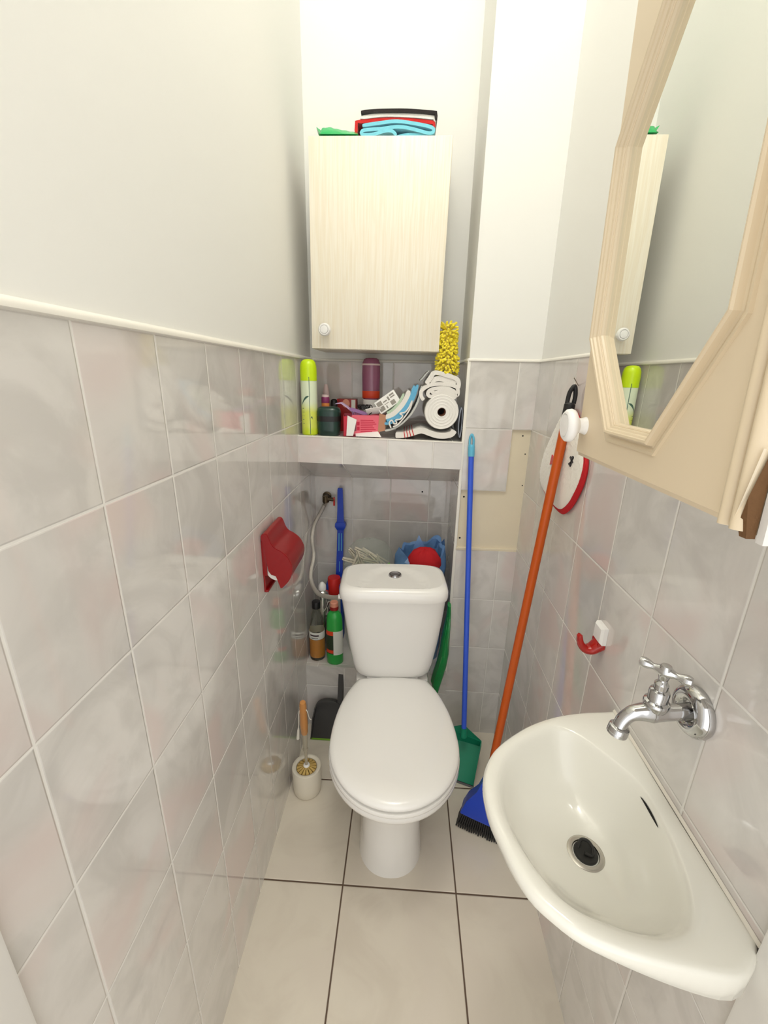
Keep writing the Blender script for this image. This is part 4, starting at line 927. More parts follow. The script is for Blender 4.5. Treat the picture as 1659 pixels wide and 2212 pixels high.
gd = thing('dustpan', 'dark grey dustpan with a green lip leaning on the low ledge', 'dustpan', (0.093, 0.957, 0.0005))
def gpt(u, v, h):   # u across, v up along the tilted pan, h off its face
    dv = Vector((0.0, 0.066, 0.165)).normalized(); nf = Vector((0, -dv.z, dv.y))
    return tuple(Vector((0.093+u, 0.957, 0.002))+dv*v+nf*h)
def out2(k, n=22):
    pts = [(-0.068*k, 0.0), (-0.060*k, 0.09), (-0.055*k, 0.118)]
    for i in range(1, n): 
        a = PI-PI*i/n; pts.append((0.055*k*math.copysign(abs(math.cos(a))**0.75, math.cos(a)), 0.118+0.040*math.sin(a)))
    return pts+[(0.055*k, 0.118), (0.060*k, 0.09), (0.068*k, 0.0)]
O = out2(1.0); I = [(u*0.93, max(v*0.965, 0.0)) for u, v in O]
gm = MB(); n_ = len(O)
gm.add([gpt(u, v, -0.001) for u, v in O]+[gpt(u, v, 0.026*min(1, v/0.06)+0.0016) for u, v in O], [(i, i+1, n_+i+1, n_+i) for i in range(n_-1)])
gm.add([gpt(u, v, 0.001) for u, v in I]+[gpt(u, v, 0.026*min(1, v/0.06)+0.0016) for u, v in I], [(i+1, i, n_+i, n_+i+1) for i in range(n_-1)])
gm.add([gpt(u, v, 0.026*min(1, v/0.06)+0.0016) for u, v in O]+[gpt(u, v, 0.026*min(1, v/0.06)+0.0016) for u, v in I], [(i, i+1, n_+i+1, n_+i) for i in range(n_-1)])
gm.add([gpt(u, v, 0.001) for u, v in I], [tuple(range(n_))]); gm.add([gpt(u, v, -0.001) for u, v in O], [tuple(range(n_-1, -1, -1))])
build('pan', gm, M['greybin'], gd)
build('lip', MB().add([gpt(-0.0685, 0.004, -0.0015), gpt(0.0685, 0.004, -0.0015), gpt(0.0685, -0.001, 0.002), gpt(-0.0685, -0.001, 0.002), gpt(-0.0685, 0.006, 0.0025), gpt(0.0685, 0.006, 0.0025)], [(0, 1, 2, 3), (3, 2, 5, 4), (4, 5, 1, 0), (0, 3, 4), (1, 5, 2)]), M['limelip'], gd, label='green rubber lip')
build('handle', MB().loft([[gpt(0.043+u*1.0, v, h) for u, h in ((-0.011, 0.006), (0.011, 0.006), (0.009, 0.024), (-0.009, 0.024))] for v in (0.135, 0.2, 0.275)]), M['greybin'], gd)

# ------------------------------------------------------------------ right side: long-handled dustpan, broom, mitt
lp_ = thing('long_handled_dustpan', 'green dustpan on a long blue handle leaning against the tiled pier', 'dustpan', (0.60, 0.81, 0.0005))
Hb = Vector((0.594, 0.862, 0.185)); Ht = Vector((0.5665, yp(0.5665)-0.014, 1.12)); hd = (Ht-Hb).normalized()
build('handle', MB().tube([tuple(Hb-hd*0.02), tuple(Ht)], 0.0088, 18), M['bluehandle'], lp_, label='long blue tube handle')
gt = MB().tube([tuple(Ht-hd*0.004), tuple(Ht+hd*0.004), tuple(Ht+hd*0.030), tuple(Ht+hd*0.034)], [0.0102, 0.0108, 0.0106, 0.0092], 18)
for k in range(4): gt.tube([tuple(Ht+hd*(0.004+k*0.007)), tuple(Ht+hd*(0.0055+k*0.007))], 0.0113, 18)
gt.tube(smooth_path([tuple(Ht+hd*0.033+Vector((-0.006, 0, 0))), tuple(Ht+hd*0.052+Vector((-0.0055, 0, 0))), tuple(Ht+hd*0.066+Vector((0.0005, 0, 0))), tuple(Ht+hd*0.052+Vector((0.0065, 0, 0))), tuple(Ht+hd*0.033+Vector((0.0065, 0, 0)))], 5), 0.0035, 10)
build('hanging_grip', gt, M['cyan'], lp_, label='light blue end cap with a hanging loop')
# pan: floor plate rising to the rear, with rear and side walls
A0 = Vector((0.560, 0.822, 0.006)); A1 = Vector((0.632, 0.797, 0.006)); B0 = Vector((0.545, 0.905, 0.105)); B1 = Vector((0.668, 0.890, 0.085))
up = Vector((-0.02, -0.62, 0.78)).normalized()
pnm = MB()
def plate(a, b, c, d, th, mb):
    n = (b-a).cross(d-a).normalized()*th
    q = [a, b, c, d, a+n, b+n, c+n, d+n]
    mb.add([tuple(x) for x in q], [(0, 1, 2, 3), (7, 6, 5, 4), (0, 4, 5, 1), (1, 5, 6, 2), (2, 6, 7, 3), (3, 7, 4, 0)])
plate(A0, A1, B1, B0, 0.002, pnm)
apx = Vector((0.596, 0.880, 0.186))
C0 = B0+up*0.052+Vector((0, 0.02, 0.01)); C1 = B1+up*0.042+Vector((-0.004, 0.012, 0.004)); 
plate(B0, B1, C1, C0, 0.002, pnm)
pnm.add([tuple(C0), tuple(C1), tuple(apx), tuple(C0+Vector((0, .003, 0))), tuple(C1+Vector((0, .003, 0))), tuple(apx+Vector((0, .003, 0)))], [(0, 1, 2), (5, 4, 3), (0, 2, 5, 3), (1, 4, 5, 2), (0, 3, 4, 1)])
pnm.add([tuple(x) for x in (A1, B1, C1, A1+up*0.004, A1+Vector((-.0025, 0, 0)), B1+Vector((-.0025, 0, 0)), C1+Vector((-.0025, 0, 0)), A1+up*0.004+Vector((-.0025, 0, 0)))], [(0, 1, 2, 3), (7, 6, 5, 4), (0, 4, 5, 1), (1, 5, 6, 2), (2, 6, 7, 3), (3, 7, 4, 0)])
pnm.add([tuple(x) for x in (A0, B0, C0, A0+up*0.004, A0+Vector((.0025, 0, 0)), B0+Vector((.0025, 0, 0)), C0+Vector((.0025, 0, 0)), A0+up*0.004+Vector((.0025, 0, 0)))], [(0, 1, 2, 3), (7, 6, 5, 4), (0, 4, 5, 1), (1, 5, 6, 2), (2, 6, 7, 3), (3, 7, 4, 0)])
pnm.tube([tuple(Hb-hd*0.028), tuple(Hb+hd*0.006)], 0.0115, 18)
build('pan', pnm, M['green'], lp_)
lipm = MB(); plate(A0+Vector((-0.002, -0.007, -0.0045)), A1+Vector((0.002, -0.007, -0.0045)), A1+Vector((0.001, 0.005, 0.001)), A0+Vector((-0.001, 0.005, 0.001)), -0.003, lipm)
build('rubber_lip', lipm, M['black'], lp_, label='black rubber lip')

bro = thing('broom', 'orange-handled broom with a blue head leaning in the right corner', 'broom', (0.61, 0.64, 0.001))
P0 = Vector((0.627, 0.653, 0.001)); P1 = Vector((0.7345, 0.700, 1.342)); bd = (P1-P0).normalized(); Lb = (P1-P0).length
def bpnt(t): return tuple(P0+bd*t)
build('handle', MB().tube([bpnt(0.16), bpnt(0.3), bpnt(Lb-0.06)], 0.0112, 20), M['orange'], bro, label='orange tube handle')
hk = MB().tube([bpnt(Lb-0.075), bpnt(Lb-0.074), bpnt(Lb-0.040), bpnt(Lb-0.036)], [0.0112, 0.0128, 0.0124, 0.009], 20)
sdx = Vector((0, 1, 0)).cross(bd).normalized()
hk.tube(smooth_path([tuple(Vector(bpnt(Lb-0.038))+sdx*0.008), tuple(Vector(bpnt(Lb-0.018))+sdx*0.008), tuple(Vector(bpnt(Lb+0.001))+sdx*0.002), tuple(Vector(bpnt(Lb-0.014))-sdx*0.006), tuple(Vector(bpnt(Lb-0.038))-sdx*0.007)], 5), 0.0050, 12)
build('hanging_loop', hk, M['black'], bro, label='black end cap with a loop')
wv = Vector((0.94, -0.34, 0)); wv = (wv-bd*wv.dot(bd)).normalized(); tv = bd.cross(wv)
def sect(t, w_, th): return [tuple(Vector(bpnt(t))+wv*w_*a+tv*th*b_) for a, b_ in ((-1, -1), (-0.4, -1.05), (0.4, -1.05), (1, -1), (1, 1), (0.4, 1.05), (-0.4, 1.05), (-1, 1))]
build('head', MB().loft([sect(0.055, 0.060, 0.0235), sect(0.060, 0.062, 0.0245), sect(0.105, 0.050, 0.021), sect(0.150, 0.026, 0.0165), sect(0.20, 0.0145, 0.0145), sect(0.21, 0.013, 0.013)]), M['blue'], bro, label='blue plastic head')
bs = MB(); rb = random.Random(5)
for i in range(20):
    for j in range(7):
        a = -1+2*(i+0.5)/20; b_ = -0.85+1.7*(j+0.5)/7
        q0 = Vector(bpnt(0.058))+wv*0.058*a+tv*0.021*b_; q1 = q0-bd*0.0575+wv*a*0.012+tv*(b_*0.010+rb.uniform(-0.002, 0.002)); q1.z = max(q1.z, 0.0015+rb.uniform(0, 0.004))
        bs.tube([tuple(q0), tuple((q0+q1)/2), tuple(q1)], [0.0036, 0.0036, 0.0026], 5)
build('bristles', bs, M['black'], bro, label='black bristles')
solo('nail', MB().tube([(0.7505, 0.715, 1.344), (0.728, 0.690, 1.362)], 0.0012, 8), M['steel'], 'thin nail in the right wall holding the broom loop', 'nail', (0.7505, 0.715, 1.344))

mi_ = thing('scrub_mitt', 'white terry mitt with a red back hanging on the right wall behind the broom', 'mitt', (XR, 0.74, 1.17))
outl = [(0.722, 1.292), (0.752, 1.284), (0.782, 1.256), (0.812, 1.223), (0.845, 1.183), (0.866, 1.145), (0.874, 1.108), (0.858, 1.080), (0.815, 1.062), (0.74, 1.050), (0.687, 1.052), (0.648, 1.076), (0.622, 1.108), (0.600, 1.150), (0.598, 1.190), (0.628, 1.230), (0.665, 1.265), (0.695, 1.288)]
oc = [Vector((0, y, z)) for y, z in outl]; oc = [Vector(p) for p in smooth_path(oc+[oc[0]], 8)][:-1]
cen = Vector((0, 0.735, 1.16))
def mring(k, x, sh=(0, 0)): return [(x, cen.y+(p.y-cen.y)*k+sh[0], cen.z+(p.z-cen.z)*k+sh[1]) for p in oc]
build('back_layer', MB().loft([mring(1.0, XR-0.002, (-0.012, -0.006)), mring(1.02, XR-0.006, (-0.012, -0.007)), mring(1.0, XR-0.0095, (-0.010, -0.006)), mring(0.8, XR-0.0105)]), M['redcloth'], mi_, label='red woven back')
def mdome(k):
    r_ = mring(k, 0); h_ = 0.0060*math.sqrt(max(0.0, 1-k**3.2))
    return [(XR-0.0105-h_-0.0014*mnoise.noise(Vector((y*190, z*190, 0.3))), y, z) for x, y, z in r_]
build('terry_front', MB().loft([mring(0.99, XR-0.0075), mring(1.0, XR-0.0098)]+[mdome(1-i/34.0) for i in range(34)]), M['terry_mitt'], mi_)
em = MB(); xe = XR-0.0186
for pts in ([(0.758, 1.172), (0.764, 1.145), (0.742, 1.152), (0.742, 1.164)], [(0.738, 1.164), (0.727, 1.176), (0.718, 1.172), (0.722, 1.146), (0.733, 1.150)], [(0.744, 1.162), (0.736, 1.164), (0.735, 1.153), (0.744, 1.154)]):
    em.add([(xe-0.001, y+0.014, z) for y, z in pts]+[(xe+0.002, y+0.014, z) for y, z in pts], [tuple(range(len(pts)))]+[(i, (i+1) % len(pts), len(pts)+(i+1) % len(pts), len(pts)+i) for i in range(len(pts))])
build('emblem', em, M['terry_r'], mi_, label='small red bow motif')
em = MB()
for pts in ([(0.652, 1.190), (0.656, 1.186), (0.643, 1.178), (0.640, 1.182)], [(0.638, 1.190), (0.642, 1.192), (0.651, 1.168), (0.646, 1.166)], [(0.655, 1.168), (0.659, 1.172), (0.640, 1.181), (0.638, 1.177)]):
    em.add([(XR-0.0182, y, z) for y, z in pts]+[(XR-0.0140, y, z) for y, z in pts], [tuple(range(4))]+[(i, (i+1) % 4, 4+(i+1) % 4, 4+i) for i in range(4)])
build('emblem', em, M['terry_k'], mi_, label='small black motif')

# ------------------------------------------------------------------ mirror cabinet
MX = 0.536    # door front face
mc = thing('mirror_cabinet', 'beige bathroom cabinet with an octagonal mirror door on the right wall', 'cabinet', (XR, 0.01, 1.28))
MT = 1.672; MBt = 1.277; Y0, Y1 = -0.1065, 0.1385
body = MB().box((MX+0.0042, Y0-0.006, MBt-0.002), (XR-0.0005, Y0-0.0012, MT)).box((MX+0.020, Y0-0.0012, MBt+0.002), (XR-0.0005, Y0+0.018, MT)).box((MX+0.020, Y1-0.016, MBt+0.004), (XR-0.0005, Y1-0.002, MT))
body.box((MX+0.020, Y0+0.018, MBt+0.004), (XR-0.0005, Y1-0.016, MBt+0.018)).box((MX+0.020, Y0+0.018, MT-0.014), (XR-0.0005, Y1-0.016, MT)).box((XR-0.006, Y0+0.018, MBt+0.018), (XR-0.0005, Y1-0.016, MT-0.014))
build('carcass', body, M['doorpaint'], mc, label='white cabinet body behind the door')
# octagon helper in the door plane (y,z)
OC_Y, OC_Z = 0.0277, 1.472
def octa(hy, hz, cy_, cz_):
    return [(OC_Y+hy, OC_Z-hz+cz_), (OC_Y+hy-cy_, OC_Z-hz), (OC_Y-hy+cy_, OC_Z-hz), (OC_Y-hy, OC_Z-hz+cz_), (OC_Y-hy, OC_Z+hz-cz_), (OC_Y-hy+cy_, OC_Z+hz), (OC_Y+hy-cy_, OC_Z+hz), (OC_Y+hy, OC_Z+hz-cz_)]
inner = octa(0.0865, 0.1525, 0.0565, 0.0765)
def grow(d):
    P = [Vector((y, z)) for y, z in inner]; out = []
    for i in range(8):
        a, b_, c_ = P[i-1], P[i], P[(i+1) % 8]
        e1 = (b_-a).normalized(); e2 = (c_-b_).normalized(); n1 = Vector((-e1.y, e1.x)); n2 = Vector((-e2.y, e2.x))
        cc = Vector((OC_Y, OC_Z))
        if n1.dot(b_-cc) < 0: n1 = -n1
        if n2.dot(b_-cc) < 0: n2 = -n2
        m_ = (n1+n2); m_ = m_/m_.dot(n1); out.append(b_+m_*d)
    return out
def oring(d, x): return [(x, q.x, q.y) for q in grow(d)]
door = MB()
# door leaf with an octagonal hole, filleted rear, and a raised bead down the hinge side
ring_o = []
hole = oring(0.001, MX)
rect = [(Y1, MBt), (Y0, MBt), (Y0, MT), (Y1, MT)]
def rproj(y, z):
    d = Vector((y-OC_Y, z-OC_Z)); ts = []
    if d.x > 0: ts.append((Y1-OC_Y)/d.x)
    if d.x < 0: ts.append((Y0-OC_Y)/d.x)
    if d.y > 0: ts.append((MT-OC_Z)/d.y)
    if d.y < 0: ts.append((MBt-OC_Z)/d.y)
    t = min(ts); return (OC_Y+d.x*t, OC_Z+d.y*t)
ho_pts = []
hp8 = [(q.x, q.y) for q in grow(0.001)]
ho_loop = []; re_loop = []
for i in range(8):
    a, b_ = hp8[i], hp8[(i+1) % 8]
    for k in range(4):
        t = k/4; y = a[0]+(b_[0]-a[0])*t; z = a[1]+(b_[1]-a[1])*t
        ho_loop.append((y, z)); re_loop.append(rproj(y, z))
# pull the nearest rim points onto the rectangle corners
for cy_, cz_ in rect:
    i = min(range(len(re_loop)), key=lambda k: (re_loop[k][0]-cy_)**2+(re_loop[k][1]-cz_)**2); re_loop[i] = (cy_, cz_)
def rin(l, d): return [(min(max(y, Y0+d), Y1-d), min(max(z, MBt+d), MT-d)) for y, z in l]
def X3(l, x): return [(x, y, z) for y, z in l]
door.loft([X3(ho_loop, MX+0.014), X3(ho_loop, MX), X3(rin(re_loop, 0.0065), MX), X3(rin(re_loop, 0.0055), MX+0.0022), X3(rin(re_loop, 0.002), MX+0.004), X3(rin(re_loop, 0.0), MX+0.009), X3(re_loop, MX+0.019), X3(ho_loop, MX+0.019), X3(ho_loop, MX+0.014)], False, False)
mdo = build('door', door, M['beige'], mc)
# hinge-side fluted moulding
bd2 = MB(); fl = []
for k in range(25):
    u = k/24; y = -0.0885-0.0170*u
    x = MX-0.0005-0.0048*abs(math.sin(PI*(0.15+u*1.85)))**0.8
    fl.append((x, y))
pro = [(MX+0.001, -0.0875)]+fl+[(MX+0.005, -0.1060), (MX+0.005, -0.0875)]
bd2.loft([[(x, y, z) for x, y in pro] for z in (MBt+0.003, MT)])
build('hinge_moulding', bd2, M['beige_trim'], mdo)
chip = MB().add([(MX-0.001, -0.1030, MBt-0.0003), (MX+0.0041, -0.1030, MBt-0.0003), (MX+0.0041, -0.1072, MBt-0.0003), (MX-0.0005, -0.1072, MBt-0.0003), (MX+0.0041, -0.1072, MBt+0.046), (MX+0.0015, -0.1072, MBt+0.046), (MX-0.004, -0.1067, MBt+0.022), (MX-0.003, -0.1030, MBt+0.006)],
                [(0, 1, 2, 3), (3, 2, 4, 5), (3, 5, 6), (0, 3, 6, 7), (1, 0, 7)])
build('chipped_corner', chip, M['mdf'], mdo, label='bare brown board at the chipped lower corner')
flap = MB().add([(MX-0.0045, -0.1005, MBt+0.006), (MX-0.0062, -0.1060, MBt+0.021), (MX-0.0030, -0.1077, MBt+0.047), (MX-0.0012, -0.1073, MBt+0.047), (MX-0.0040, -0.1050, MBt+0.021), (MX-0.003, -0.1000, MBt+0.006)], [(0, 1, 4, 5), (1, 2, 3, 4)])
build('peeling_edge', flap, M['beigeframe'], mdo)
# stepped octagonal frame
fp = [(-0.0004, 0.0060), (-0.0004, 0.0030), (0.0003, 0.0012), (0.0015, 0.0004), (0.0020, -0.0014), (0.0036, -0.0022), (0.0042, -0.0042), (0.0056, -0.0050), (0.0061, -0.0062), (0.0078, -0.0066), (0.0090, -0.0052), (0.0096, -0.0012), (0.0112, -0.0006), (0.0140, -0.0020), (0.0160, -0.0020), (0.0170, 0.0012)]
rings = [oring(d, MX+h) for d, h in fp]
fr = MB().loft(rings, False, False)
build('mirror_frame', fr, M['beige_trim'], mdo, ang=12)
mir = MB().add(oring(0.0015, MX+0.0050)+oring(0.0015, MX+0.0080), [tuple(range(8)), tuple(range(15, 7, -1))]+[(i, (i+1) % 8, 8+(i+1) % 8, 8+i) for i in range(8)])
build('mirror', mir, M['mirror'], mdo, flat=True, label='octagonal mirror glass')
KY, KZ = 0.1195, 1.311
Xk = align((-1, 0, 0), (MX, KY, KZ))
build('knob', MB().lathe([(0.0090, 0), (0.0082, 0.002), (0.0074, 0.004), (0.0076, 0.007), (0.0110, 0.0095), (0.0152, 0.0120), (0.0166, 0.0150), (0.0160, 0.0185), (0.0138, 0.0206), (0.0118, 0.0210)], 36, Xk, cap1=False)
      .lathe([(0.0118, 0.0210), (0.0116, 0.0200), (0.0110, 0.0200)], 36, Xk, cap0=False, cap1=False).lathe([(0.0110, 0.0200), (0.0108, 0.0210), (0.001, 0.0214)], 36, Xk, cap0=False), M['wplastic'], mdo, label='white mushroom knob')

# the old cabinet hangs slightly racked
for o in list(mc.children_recursive):
    for v_ in o.data.vertices: v_.co.y += 0.054*(v_.co.z+1.28-1.40)
    o.data.update()

# ------------------------------------------------------------------ hook and tap on the right wall
hkx = thing('wall_hook', 'red curved hook with white base on the tiles above the basin', 'hook', (XR, 0.40, 0.885))
build('base', MB().loft([[(XR-0.0003, 0.400+a, 0.888+b_) for a, b_ in ((-0.017, -0.016), (0.017, -0.016), (0.017, 0.020), (-0.017, 0.020))], [(XR-0.008, 0.400+a, 0.888+b_) for a, b_ in ((-0.017, -0.016), (0.017, -0.016), (0.017, 0.020), (-0.017, 0.020))], [(XR-0.0125, 0.400+a, 0.888+b_) for a, b_ in ((-0.013, -0.012), (0.013, -0.012), (0.013, 0.016), (-0.013, 0.016))]]), M['wplastic'], hkx, label='white block', ang=20)
hq = smooth_path([(XR-0.002, 0.400, 0.868), (XR-0.010, 0.400, 0.860), (XR-0.019, 0.400, 0.853), (XR-0.031, 0.400, 0.854), (XR-0.0405, 0.400, 0.866), (XR-0.0445, 0.400, 0.884)], 6)
hm = MB()
hrings = []
for i, p in enumerate(hq):
    u = i/(len(hq)-1); t = (Vector(hq[min(i+1, len(hq)-1)])-Vector(hq[max(i-1, 0)])).normalized(); nn = Vector((-t.z, 0, t.x))
    wy = 0.0165*(1-0.60*u**1.4); th = 0.0130*(1-0.62*u) if u < 0.97 else 0.0025
    hrings.append([tuple(Vector(p)+nn*th*math.sin(a)+Vector((0, 1, 0))*wy*math.cos(a)) for a in [2*PI*j/18 for j in range(18)]])
hm.loft(hrings).loft([[(XR-0.001-a, 0.400+b_, z) for a, b_ in ((0, -0.0165), (0.012, -0.0135), (0.012, 0.0135), (0, 0.0165))] for z in (0.862, 0.874)])
build('hook', hm, M['redhook'], hkx)

tapy = 0.140; tapz = 0.938
tp_ = thing('bib_tap', 'chrome wall tap with a T-bar handle over the basin', 'tap', (XR, tapy, tapz))
FZ = 0.9435
build('flange', MB().lathe([(0.0330, 0.0003), (0.0345, 0.004), (0.0335, 0.010), (0.0295, 0.0155), (0.0235, 0.0185), (0.0185, 0.0175), (0.0150, 0.0135), (0.0130, 0.0105)], 48, align((-1, 0, 0), (XR, tapy, FZ))), M['chrome'], tp_, label='wide domed chrome flange')
bpath = smooth_path([(XR-0.010, tapy, 0.9425), (XR-0.022, tapy, 0.9410), (XR-0.040, tapy, 0.9390), (XR-0.056, tapy, 0.9385), (XR-0.072, tapy, 0.9375), (XR-0.084, tapy, 0.9335), (XR-0.0925, tapy, 0.9225), (XR-0.0955, tapy, 0.9080)], 6)
def rad(u):
    pts = [(0, 0.0115), (0.12, 0.0105), (0.30, 0.0110), (0.45, 0.0138), (0.58, 0.0110), (0.75, 0.0090), (0.92, 0.0088), (1.0, 0.0090)]
    for (a, ra), (b_, rb_) in zip(pts, pts[1:]):
        if a <= u <= b_: return ra+(rb_-ra)*(u-a)/(b_-a)
    return pts[-1][1]
body = MB().tube(bpath, [rad(i/(len(bpath)-1)) for i in range(len(bpath))], 24)
e0 = Vector(bpath[-1]); ed = (Vector(bpath[-1])-Vector(bpath[-4])).normalized()
body.lathe([(0.009, -0.006), (0.0125, -0.004), (0.013, 0.0), (0.013, 0.003), (0.0126, 0.0035), (0.013, 0.004), (0.013, 0.007), (0.0105, 0.0085), (0.0075, 0.006), (0.006, -0.002)], 28, align(ed, tuple(e0)))
build('spout', body, M['chrome'], tp_)
vx = XR-0.0555
vd = Vector((0.02, 0, 1)).normalized()
build('valve_stem', MB().lathe([(0.0125, 0), (0.0150, 0.006), (0.0158, 0.010), (0.0150, 0.013), (0.0118, 0.0145), (0.0122, 0.027), (0.0112, 0.030), (0.0080, 0.0315), (0.0085, 0.040), (0.0070, 0.042), (0.0052, 0.044), (0.0052, 0.060)], 28, align(vd, (vx, tapy, 0.944))), M['chrome'], tp_)
hc = Vector((vx+0.001, tapy, 1.003)); hv = Vector((0.72, -0.69, 0)).normalized()
hs = [(-0.0300, 0.0030), (-0.0290, 0.0060), (-0.0245, 0.0074), (-0.0190, 0.0062), (-0.0140, 0.0042), (-0.009, 0.0052), (-0.004, 0.0078), (0, 0.0085), (0.004, 0.0078), (0.009, 0.0052), (0.0140, 0.0042), (0.0190, 0.0062), (0.0245, 0.0074), (0.0290, 0.0060), (0.0300, 0.0030)]
build('handle', MB().tube([tuple(hc+hv*a) for a, r in hs], [r for a, r in hs], 20).lathe([(0.0055, -0.012), (0.0075, -0.004), (0.0080, 0.004), (0.006, 0.0085), (0.001, 0.0092)], 24, T(*hc)), M['chrome'], tp_, label='chrome T-bar handle')

# ------------------------------------------------------------------ wash basin
ba = thing('wash_basin', 'small white wall-hung wash basin with rounded front on the right', 'basin', (XR, 0.13, 0.70))
RZ = 0.785
DX, DY = 0.639, 0.122
rim = [(XR-0.001, 0.318), (0.738, 0.312), (0.690, 0.306), (0.639, 0.293), (0.590, 0.271), (0.545, 0.240), (0.515, 0.212), (0.497, 0.183), (0.488, 0.156), (0.486, 0.129), (0.488, 0.100), (0.495, 0.072), (0.505, 0.040), (0.520, 0.011), (0.541, -0.009), (0.564, -0.025), (0.593, -0.035), (0.625, -0.042), (0.668, -0.048), (0.708, -0.051), (0.730, -0.042), (XR-0.001, -0.024)]
inn = [(0.724, 0.125), (0.722, 0.160), (0.711, 0.188), (0.697, 0.210), (0.678, 0.238), (0.659, 0.258), (0.637, 0.268), (0.614, 0.265), (0.568, 0.238), (0.540, 0.213), (0.524, 0.193), (0.510, 0.163), (0.504, 0.130), (0.506, 0.100), (0.514, 0.073), (0.528, 0.041), (0.547, 0.013), (0.567, -0.003), (0.590, -0.012), (0.620, -0.020), (0.655, -0.022), (0.688, -0.008), (0.710, 0.030), (0.721, 0.080)]
def smooth_loop(l, k=6):
    P = [Vector((a, b_, 0)) for a, b_ in l]; n = len(P); out = []
    for i in range(n):
        a, b_, c_, d = P[i-1], P[i], P[(i+1) % n], P[(i+2) % n]
        for j in range(k):
            t = j/k; q = 0.5*((2*b_)+(c_-a)*t+(2*a-5*b_+4*c_-d)*t*t+(3*b_-a-3*c_+d)*t**3); out.append((q.x, q.y))
    return out
def polar(l, N=96):
    """resample a star-shaped outline around the drain"""
    out = []
    for j in range(N):
        a = 2*PI*j/N; d = Vector((math.cos(a), math.sin(a))); best = 0
        for i in range(len(l)):
            p, q = Vector(l[i])-Vector((DX, DY)), Vector(l[(i+1) % len(l)])-Vector((DX, DY)); e = q-p
            den = d.x*e.y-d.y*e.x
            if abs(den) < 1e-12: continue
            t = (p.x*e.y-p.y*e.x)/den; s_ = (p.x*d.y-p.y*d.x)/den
            if t > 0 and -1e-6 <= s_ <= 1+1e-6: best = max(best, t)
        out.append(best)
    return out
Ro = polar([p for p in smooth_path([(a, b_, 0) for a, b_ in rim], 5)] and [(p[0], p[1]) for p in smooth_path([(a, b_, 0) for a, b_ in rim], 5)]); Ri = polar(smooth_loop(inn))
NB = len(Ro)
def br_(R, z, k=1.0, off=0.0, cx=DX, cy_=DY, mixR=None, f=0.0):
    out = []
    for j in range(NB):
        a = 2*PI*j/NB; r = R[j]*k+off
        if mixR: r = R[j]*(1-f)+mixR[j]*f
        x = cx+r*math.cos(a); y = cy_+r*math.sin(a)
        out.append((min(x, XR-0.001), y, z))
    return out
circ = [0.022]*NB
def bowlr(f, z): return br_(Ri, z, mixR=circ, f=f)
def und(k, z):   # underside section, kept hard against the wall
    out = []
    for j in range(NB):
        a = 2*PI*j/NB; x = DX+Ro[j]*math.cos(a); y = DY+Ro[j]*math.sin(a)
        x = XR-(XR-x)*k; y = 0.132+(y-0.132)*(0.35+0.65*k)
        out.append((min(x, XR-0.001), y, z))
    return out
def skirt(off, dz):
    out = []
    for x, y, z in br_(Ro, 0, off=off):
        u = max(0.0, min(1.0, (x-0.56)/0.15)); u = u*u*(3-2*u)
        out.append((x, y, 0.7635-0.0215*u+dz))
    return out
bs_ = MB().loft([und(0.28, 0.640), und(0.36, 0.642), und(0.46, 0.655), und(0.60, 0.685), und(0.74, 0.715), und(0.86, 0.738), skirt(-0.010, 0.0), skirt(-0.003, 0.002), skirt(0.0, 0.006), br_(Ro, 0.7785), br_(Ro, 0.7825, off=-0.0018), br_(Ro, 0.7845, off=-0.0045),
                 br_(Ro, 0.785, mixR=Ri, f=0.55) if False else br_(Ro, 0.785, off=-0.010), br_(Ri, 0.7845, off=0.003), bowlr(0.01, 0.7825), bowlr(0.05, 0.777), bowlr(0.10, 0.767), bowlr(0.18, 0.750), bowlr(0.30, 0.731), bowlr(0.45, 0.716), bowlr(0.62, 0.706), bowlr(0.8, 0.6995), bowlr(0.95, 0.696), bowlr(1.0, 0.695)])
build('basin', bs_, M['ceramic_warm'], ba, ang=50)
Xd = T(DX, DY, 0.6955)
dr = build('drain', MB().lathe([(0.0255, -0.0008), (0.0258, 0.0006), (0.0235, 0.0016), (0.0190, 0.0012), (0.0175, -0.001), (0.017, -0.004)], 40, Xd), M['steel'], ba, label='steel drain ring')
pl = MB().lathe([(0.0165, -0.003), (0.0168, 0.0015), (0.0155, 0.0032), (0.0100, 0.0028), (0.001, 0.0034)], 32, Xd)
pl.tube(smooth_path([(DX-0.009, DY+0.006, 0.698), (DX-0.004, DY+0.012, 0.705), (DX+0.005, DY+0.010, 0.707), (DX+0.010, DY+0.002, 0.703), (DX+0.006, DY-0.006, 0.700), (DX-0.004, DY-0.004, 0.7015)], 5), 0.0022, 8)
solo('drain_plug', pl, M['blackrub'], 'black rubber plug sitting in the basin drain', 'plug', (DX, DY, 0.694))
# overflow slot follows the back of the bowl
so = MB(); N_ = 12; L1 = []; L2 = []
for i in range(N_+1):
    t = i/N_; j = t
    a = math.radians(1.0)+math.radians(-36+30*t)*-1.0
    ang_ = a
    # sample the bowl wall just below the rim
    def bw(f, z, aa):
        jj = (aa/(2*PI)*NB) % NB; i0 = int(jj); fr_ = jj-i0
        r_i = Ri[i0]*(1-fr_)+Ri[(i0+1) % NB]*fr_; r = r_i*(1-f)+0.022*f
        return Vector((DX+r*math.cos(aa), DY+r*math.sin(aa), z))
    aa = math.radians(-10+32*t)
    hgt = 0.0026*math.sin(PI*t)**0.6+0.0002
    c0 = bw(0.07, 0.773, aa); up_ = (bw(0.05, 0.777, aa)-bw(0.18, 0.750, aa)).normalized(); inw = Vector((-math.cos(aa), -math.sin(aa), 0.4)).normalized()*0.0008
    L1.append(tuple(c0+up_*hgt+inw)); L2.append(tuple(c0-up_*hgt*0.5+inw))
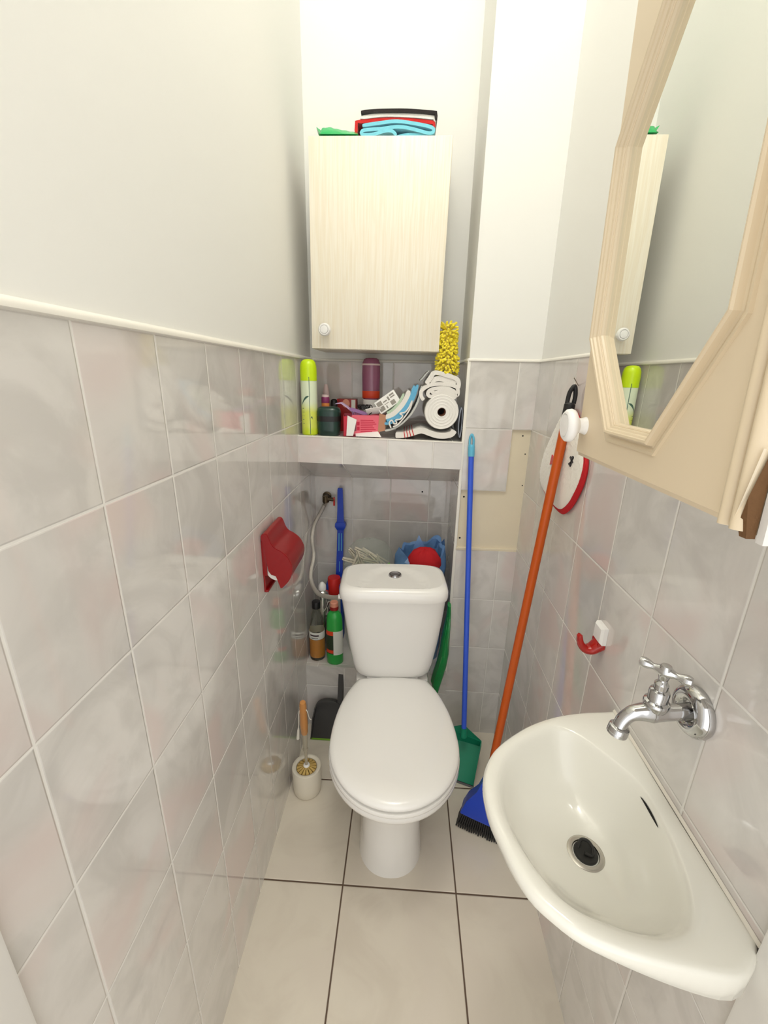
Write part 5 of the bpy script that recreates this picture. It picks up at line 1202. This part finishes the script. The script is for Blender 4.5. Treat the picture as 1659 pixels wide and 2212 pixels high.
so.add(L1+L2, [(i, i+1, N_+2+i, N_+1+i) for i in range(N_)])
build('overflow_slot', so, M['dark'], ba, label='dark overflow slot')
ck = MB()
for a, b_ in ((0.312, -0.024),):
    ck.loft([[(XR-0.0005, y, 0.7835), (XR-0.0035, y, 0.7842), (XR-0.0028, y, 0.7862), (XR-0.0005, y, 0.7885)] for y in [a+(b_-a)*k/20 for k in range(21)]])
build('sealant', ck, M['caulk'], ba, label='cream sealant along the wall')

# ------------------------------------------------------------------ light
def area(name, loc, rot, sx, sy, power, col):
    l = bpy.data.lights.new(name, 'AREA'); l.shape = 'RECTANGLE'; l.size = sx; l.size_y = sy; l.energy = power; l.color = col
    o = bpy.data.objects.new(name, l); o.location = loc; o.rotation_euler = rot; COL.objects.link(o); return o
lamp = bpy.data.lights.new('ceiling_lamp', 'POINT'); lamp.energy = 15.0; lamp.shadow_soft_size = 0.10; lamp.color = (1.0, 0.99, 0.965)
lo_ = bpy.data.objects.new('ceiling_lamp', lamp); lo_.location = (0.38, 0.08, 3.14); COL.objects.link(lo_)
area('doorway_fill', (0.37, -0.75, 1.25), (math.radians(90), 0, 0), 0.72, 1.9, 2.6, (1.0, 0.99, 0.97))  # added fill panel behind the camera, not a seen source
wd = bpy.data.worlds.new('world'); scene.world = wd; wd.use_nodes = True
bgn = wd.node_tree.nodes['Background']; bgn.inputs[0].default_value = (1.0, 0.99, 0.97, 1); bgn.inputs[1].default_value = 0.95

# ------------------------------------------------------------------ camera
cam = bpy.data.cameras.new('camera'); co = bpy.data.objects.new('camera', cam); COL.objects.link(co)
f_px = 914.538
cam.sensor_fit = 'VERTICAL'; cam.sensor_height = 36.0; cam.lens = f_px/2212*36.0; cam.clip_start = 0.01
yaw, pitch, roll = -0.0467392, -0.3091399, 0.020979
fw = Vector((math.sin(yaw)*math.cos(pitch), math.cos(yaw)*math.cos(pitch), math.sin(pitch)))
r = Vector((math.cos(yaw), -math.sin(yaw), 0)); u = r.cross(fw)
r2 = r*math.cos(roll)+u*math.sin(roll); u2 = -r*math.sin(roll)+u*math.cos(roll)
co.matrix_world = Matrix(((r2.x, u2.x, -fw.x, 0.354073), (r2.y, u2.y, -fw.y, -0.332589), (r2.z, u2.z, -fw.z, 1.354483), (0, 0, 0, 1)))
scene.camera = co
scene.view_settings.view_transform = 'Standard'; scene.view_settings.look = 'None'; scene.view_settings.gamma = 1.0
scene.view_settings.use_curve_mapping = False; scene.view_settings.exposure = 0.27
scene.cycles.max_bounces = 10; scene.cycles.transparent_max_bounces = 12; scene.cycles.use_denoising = True
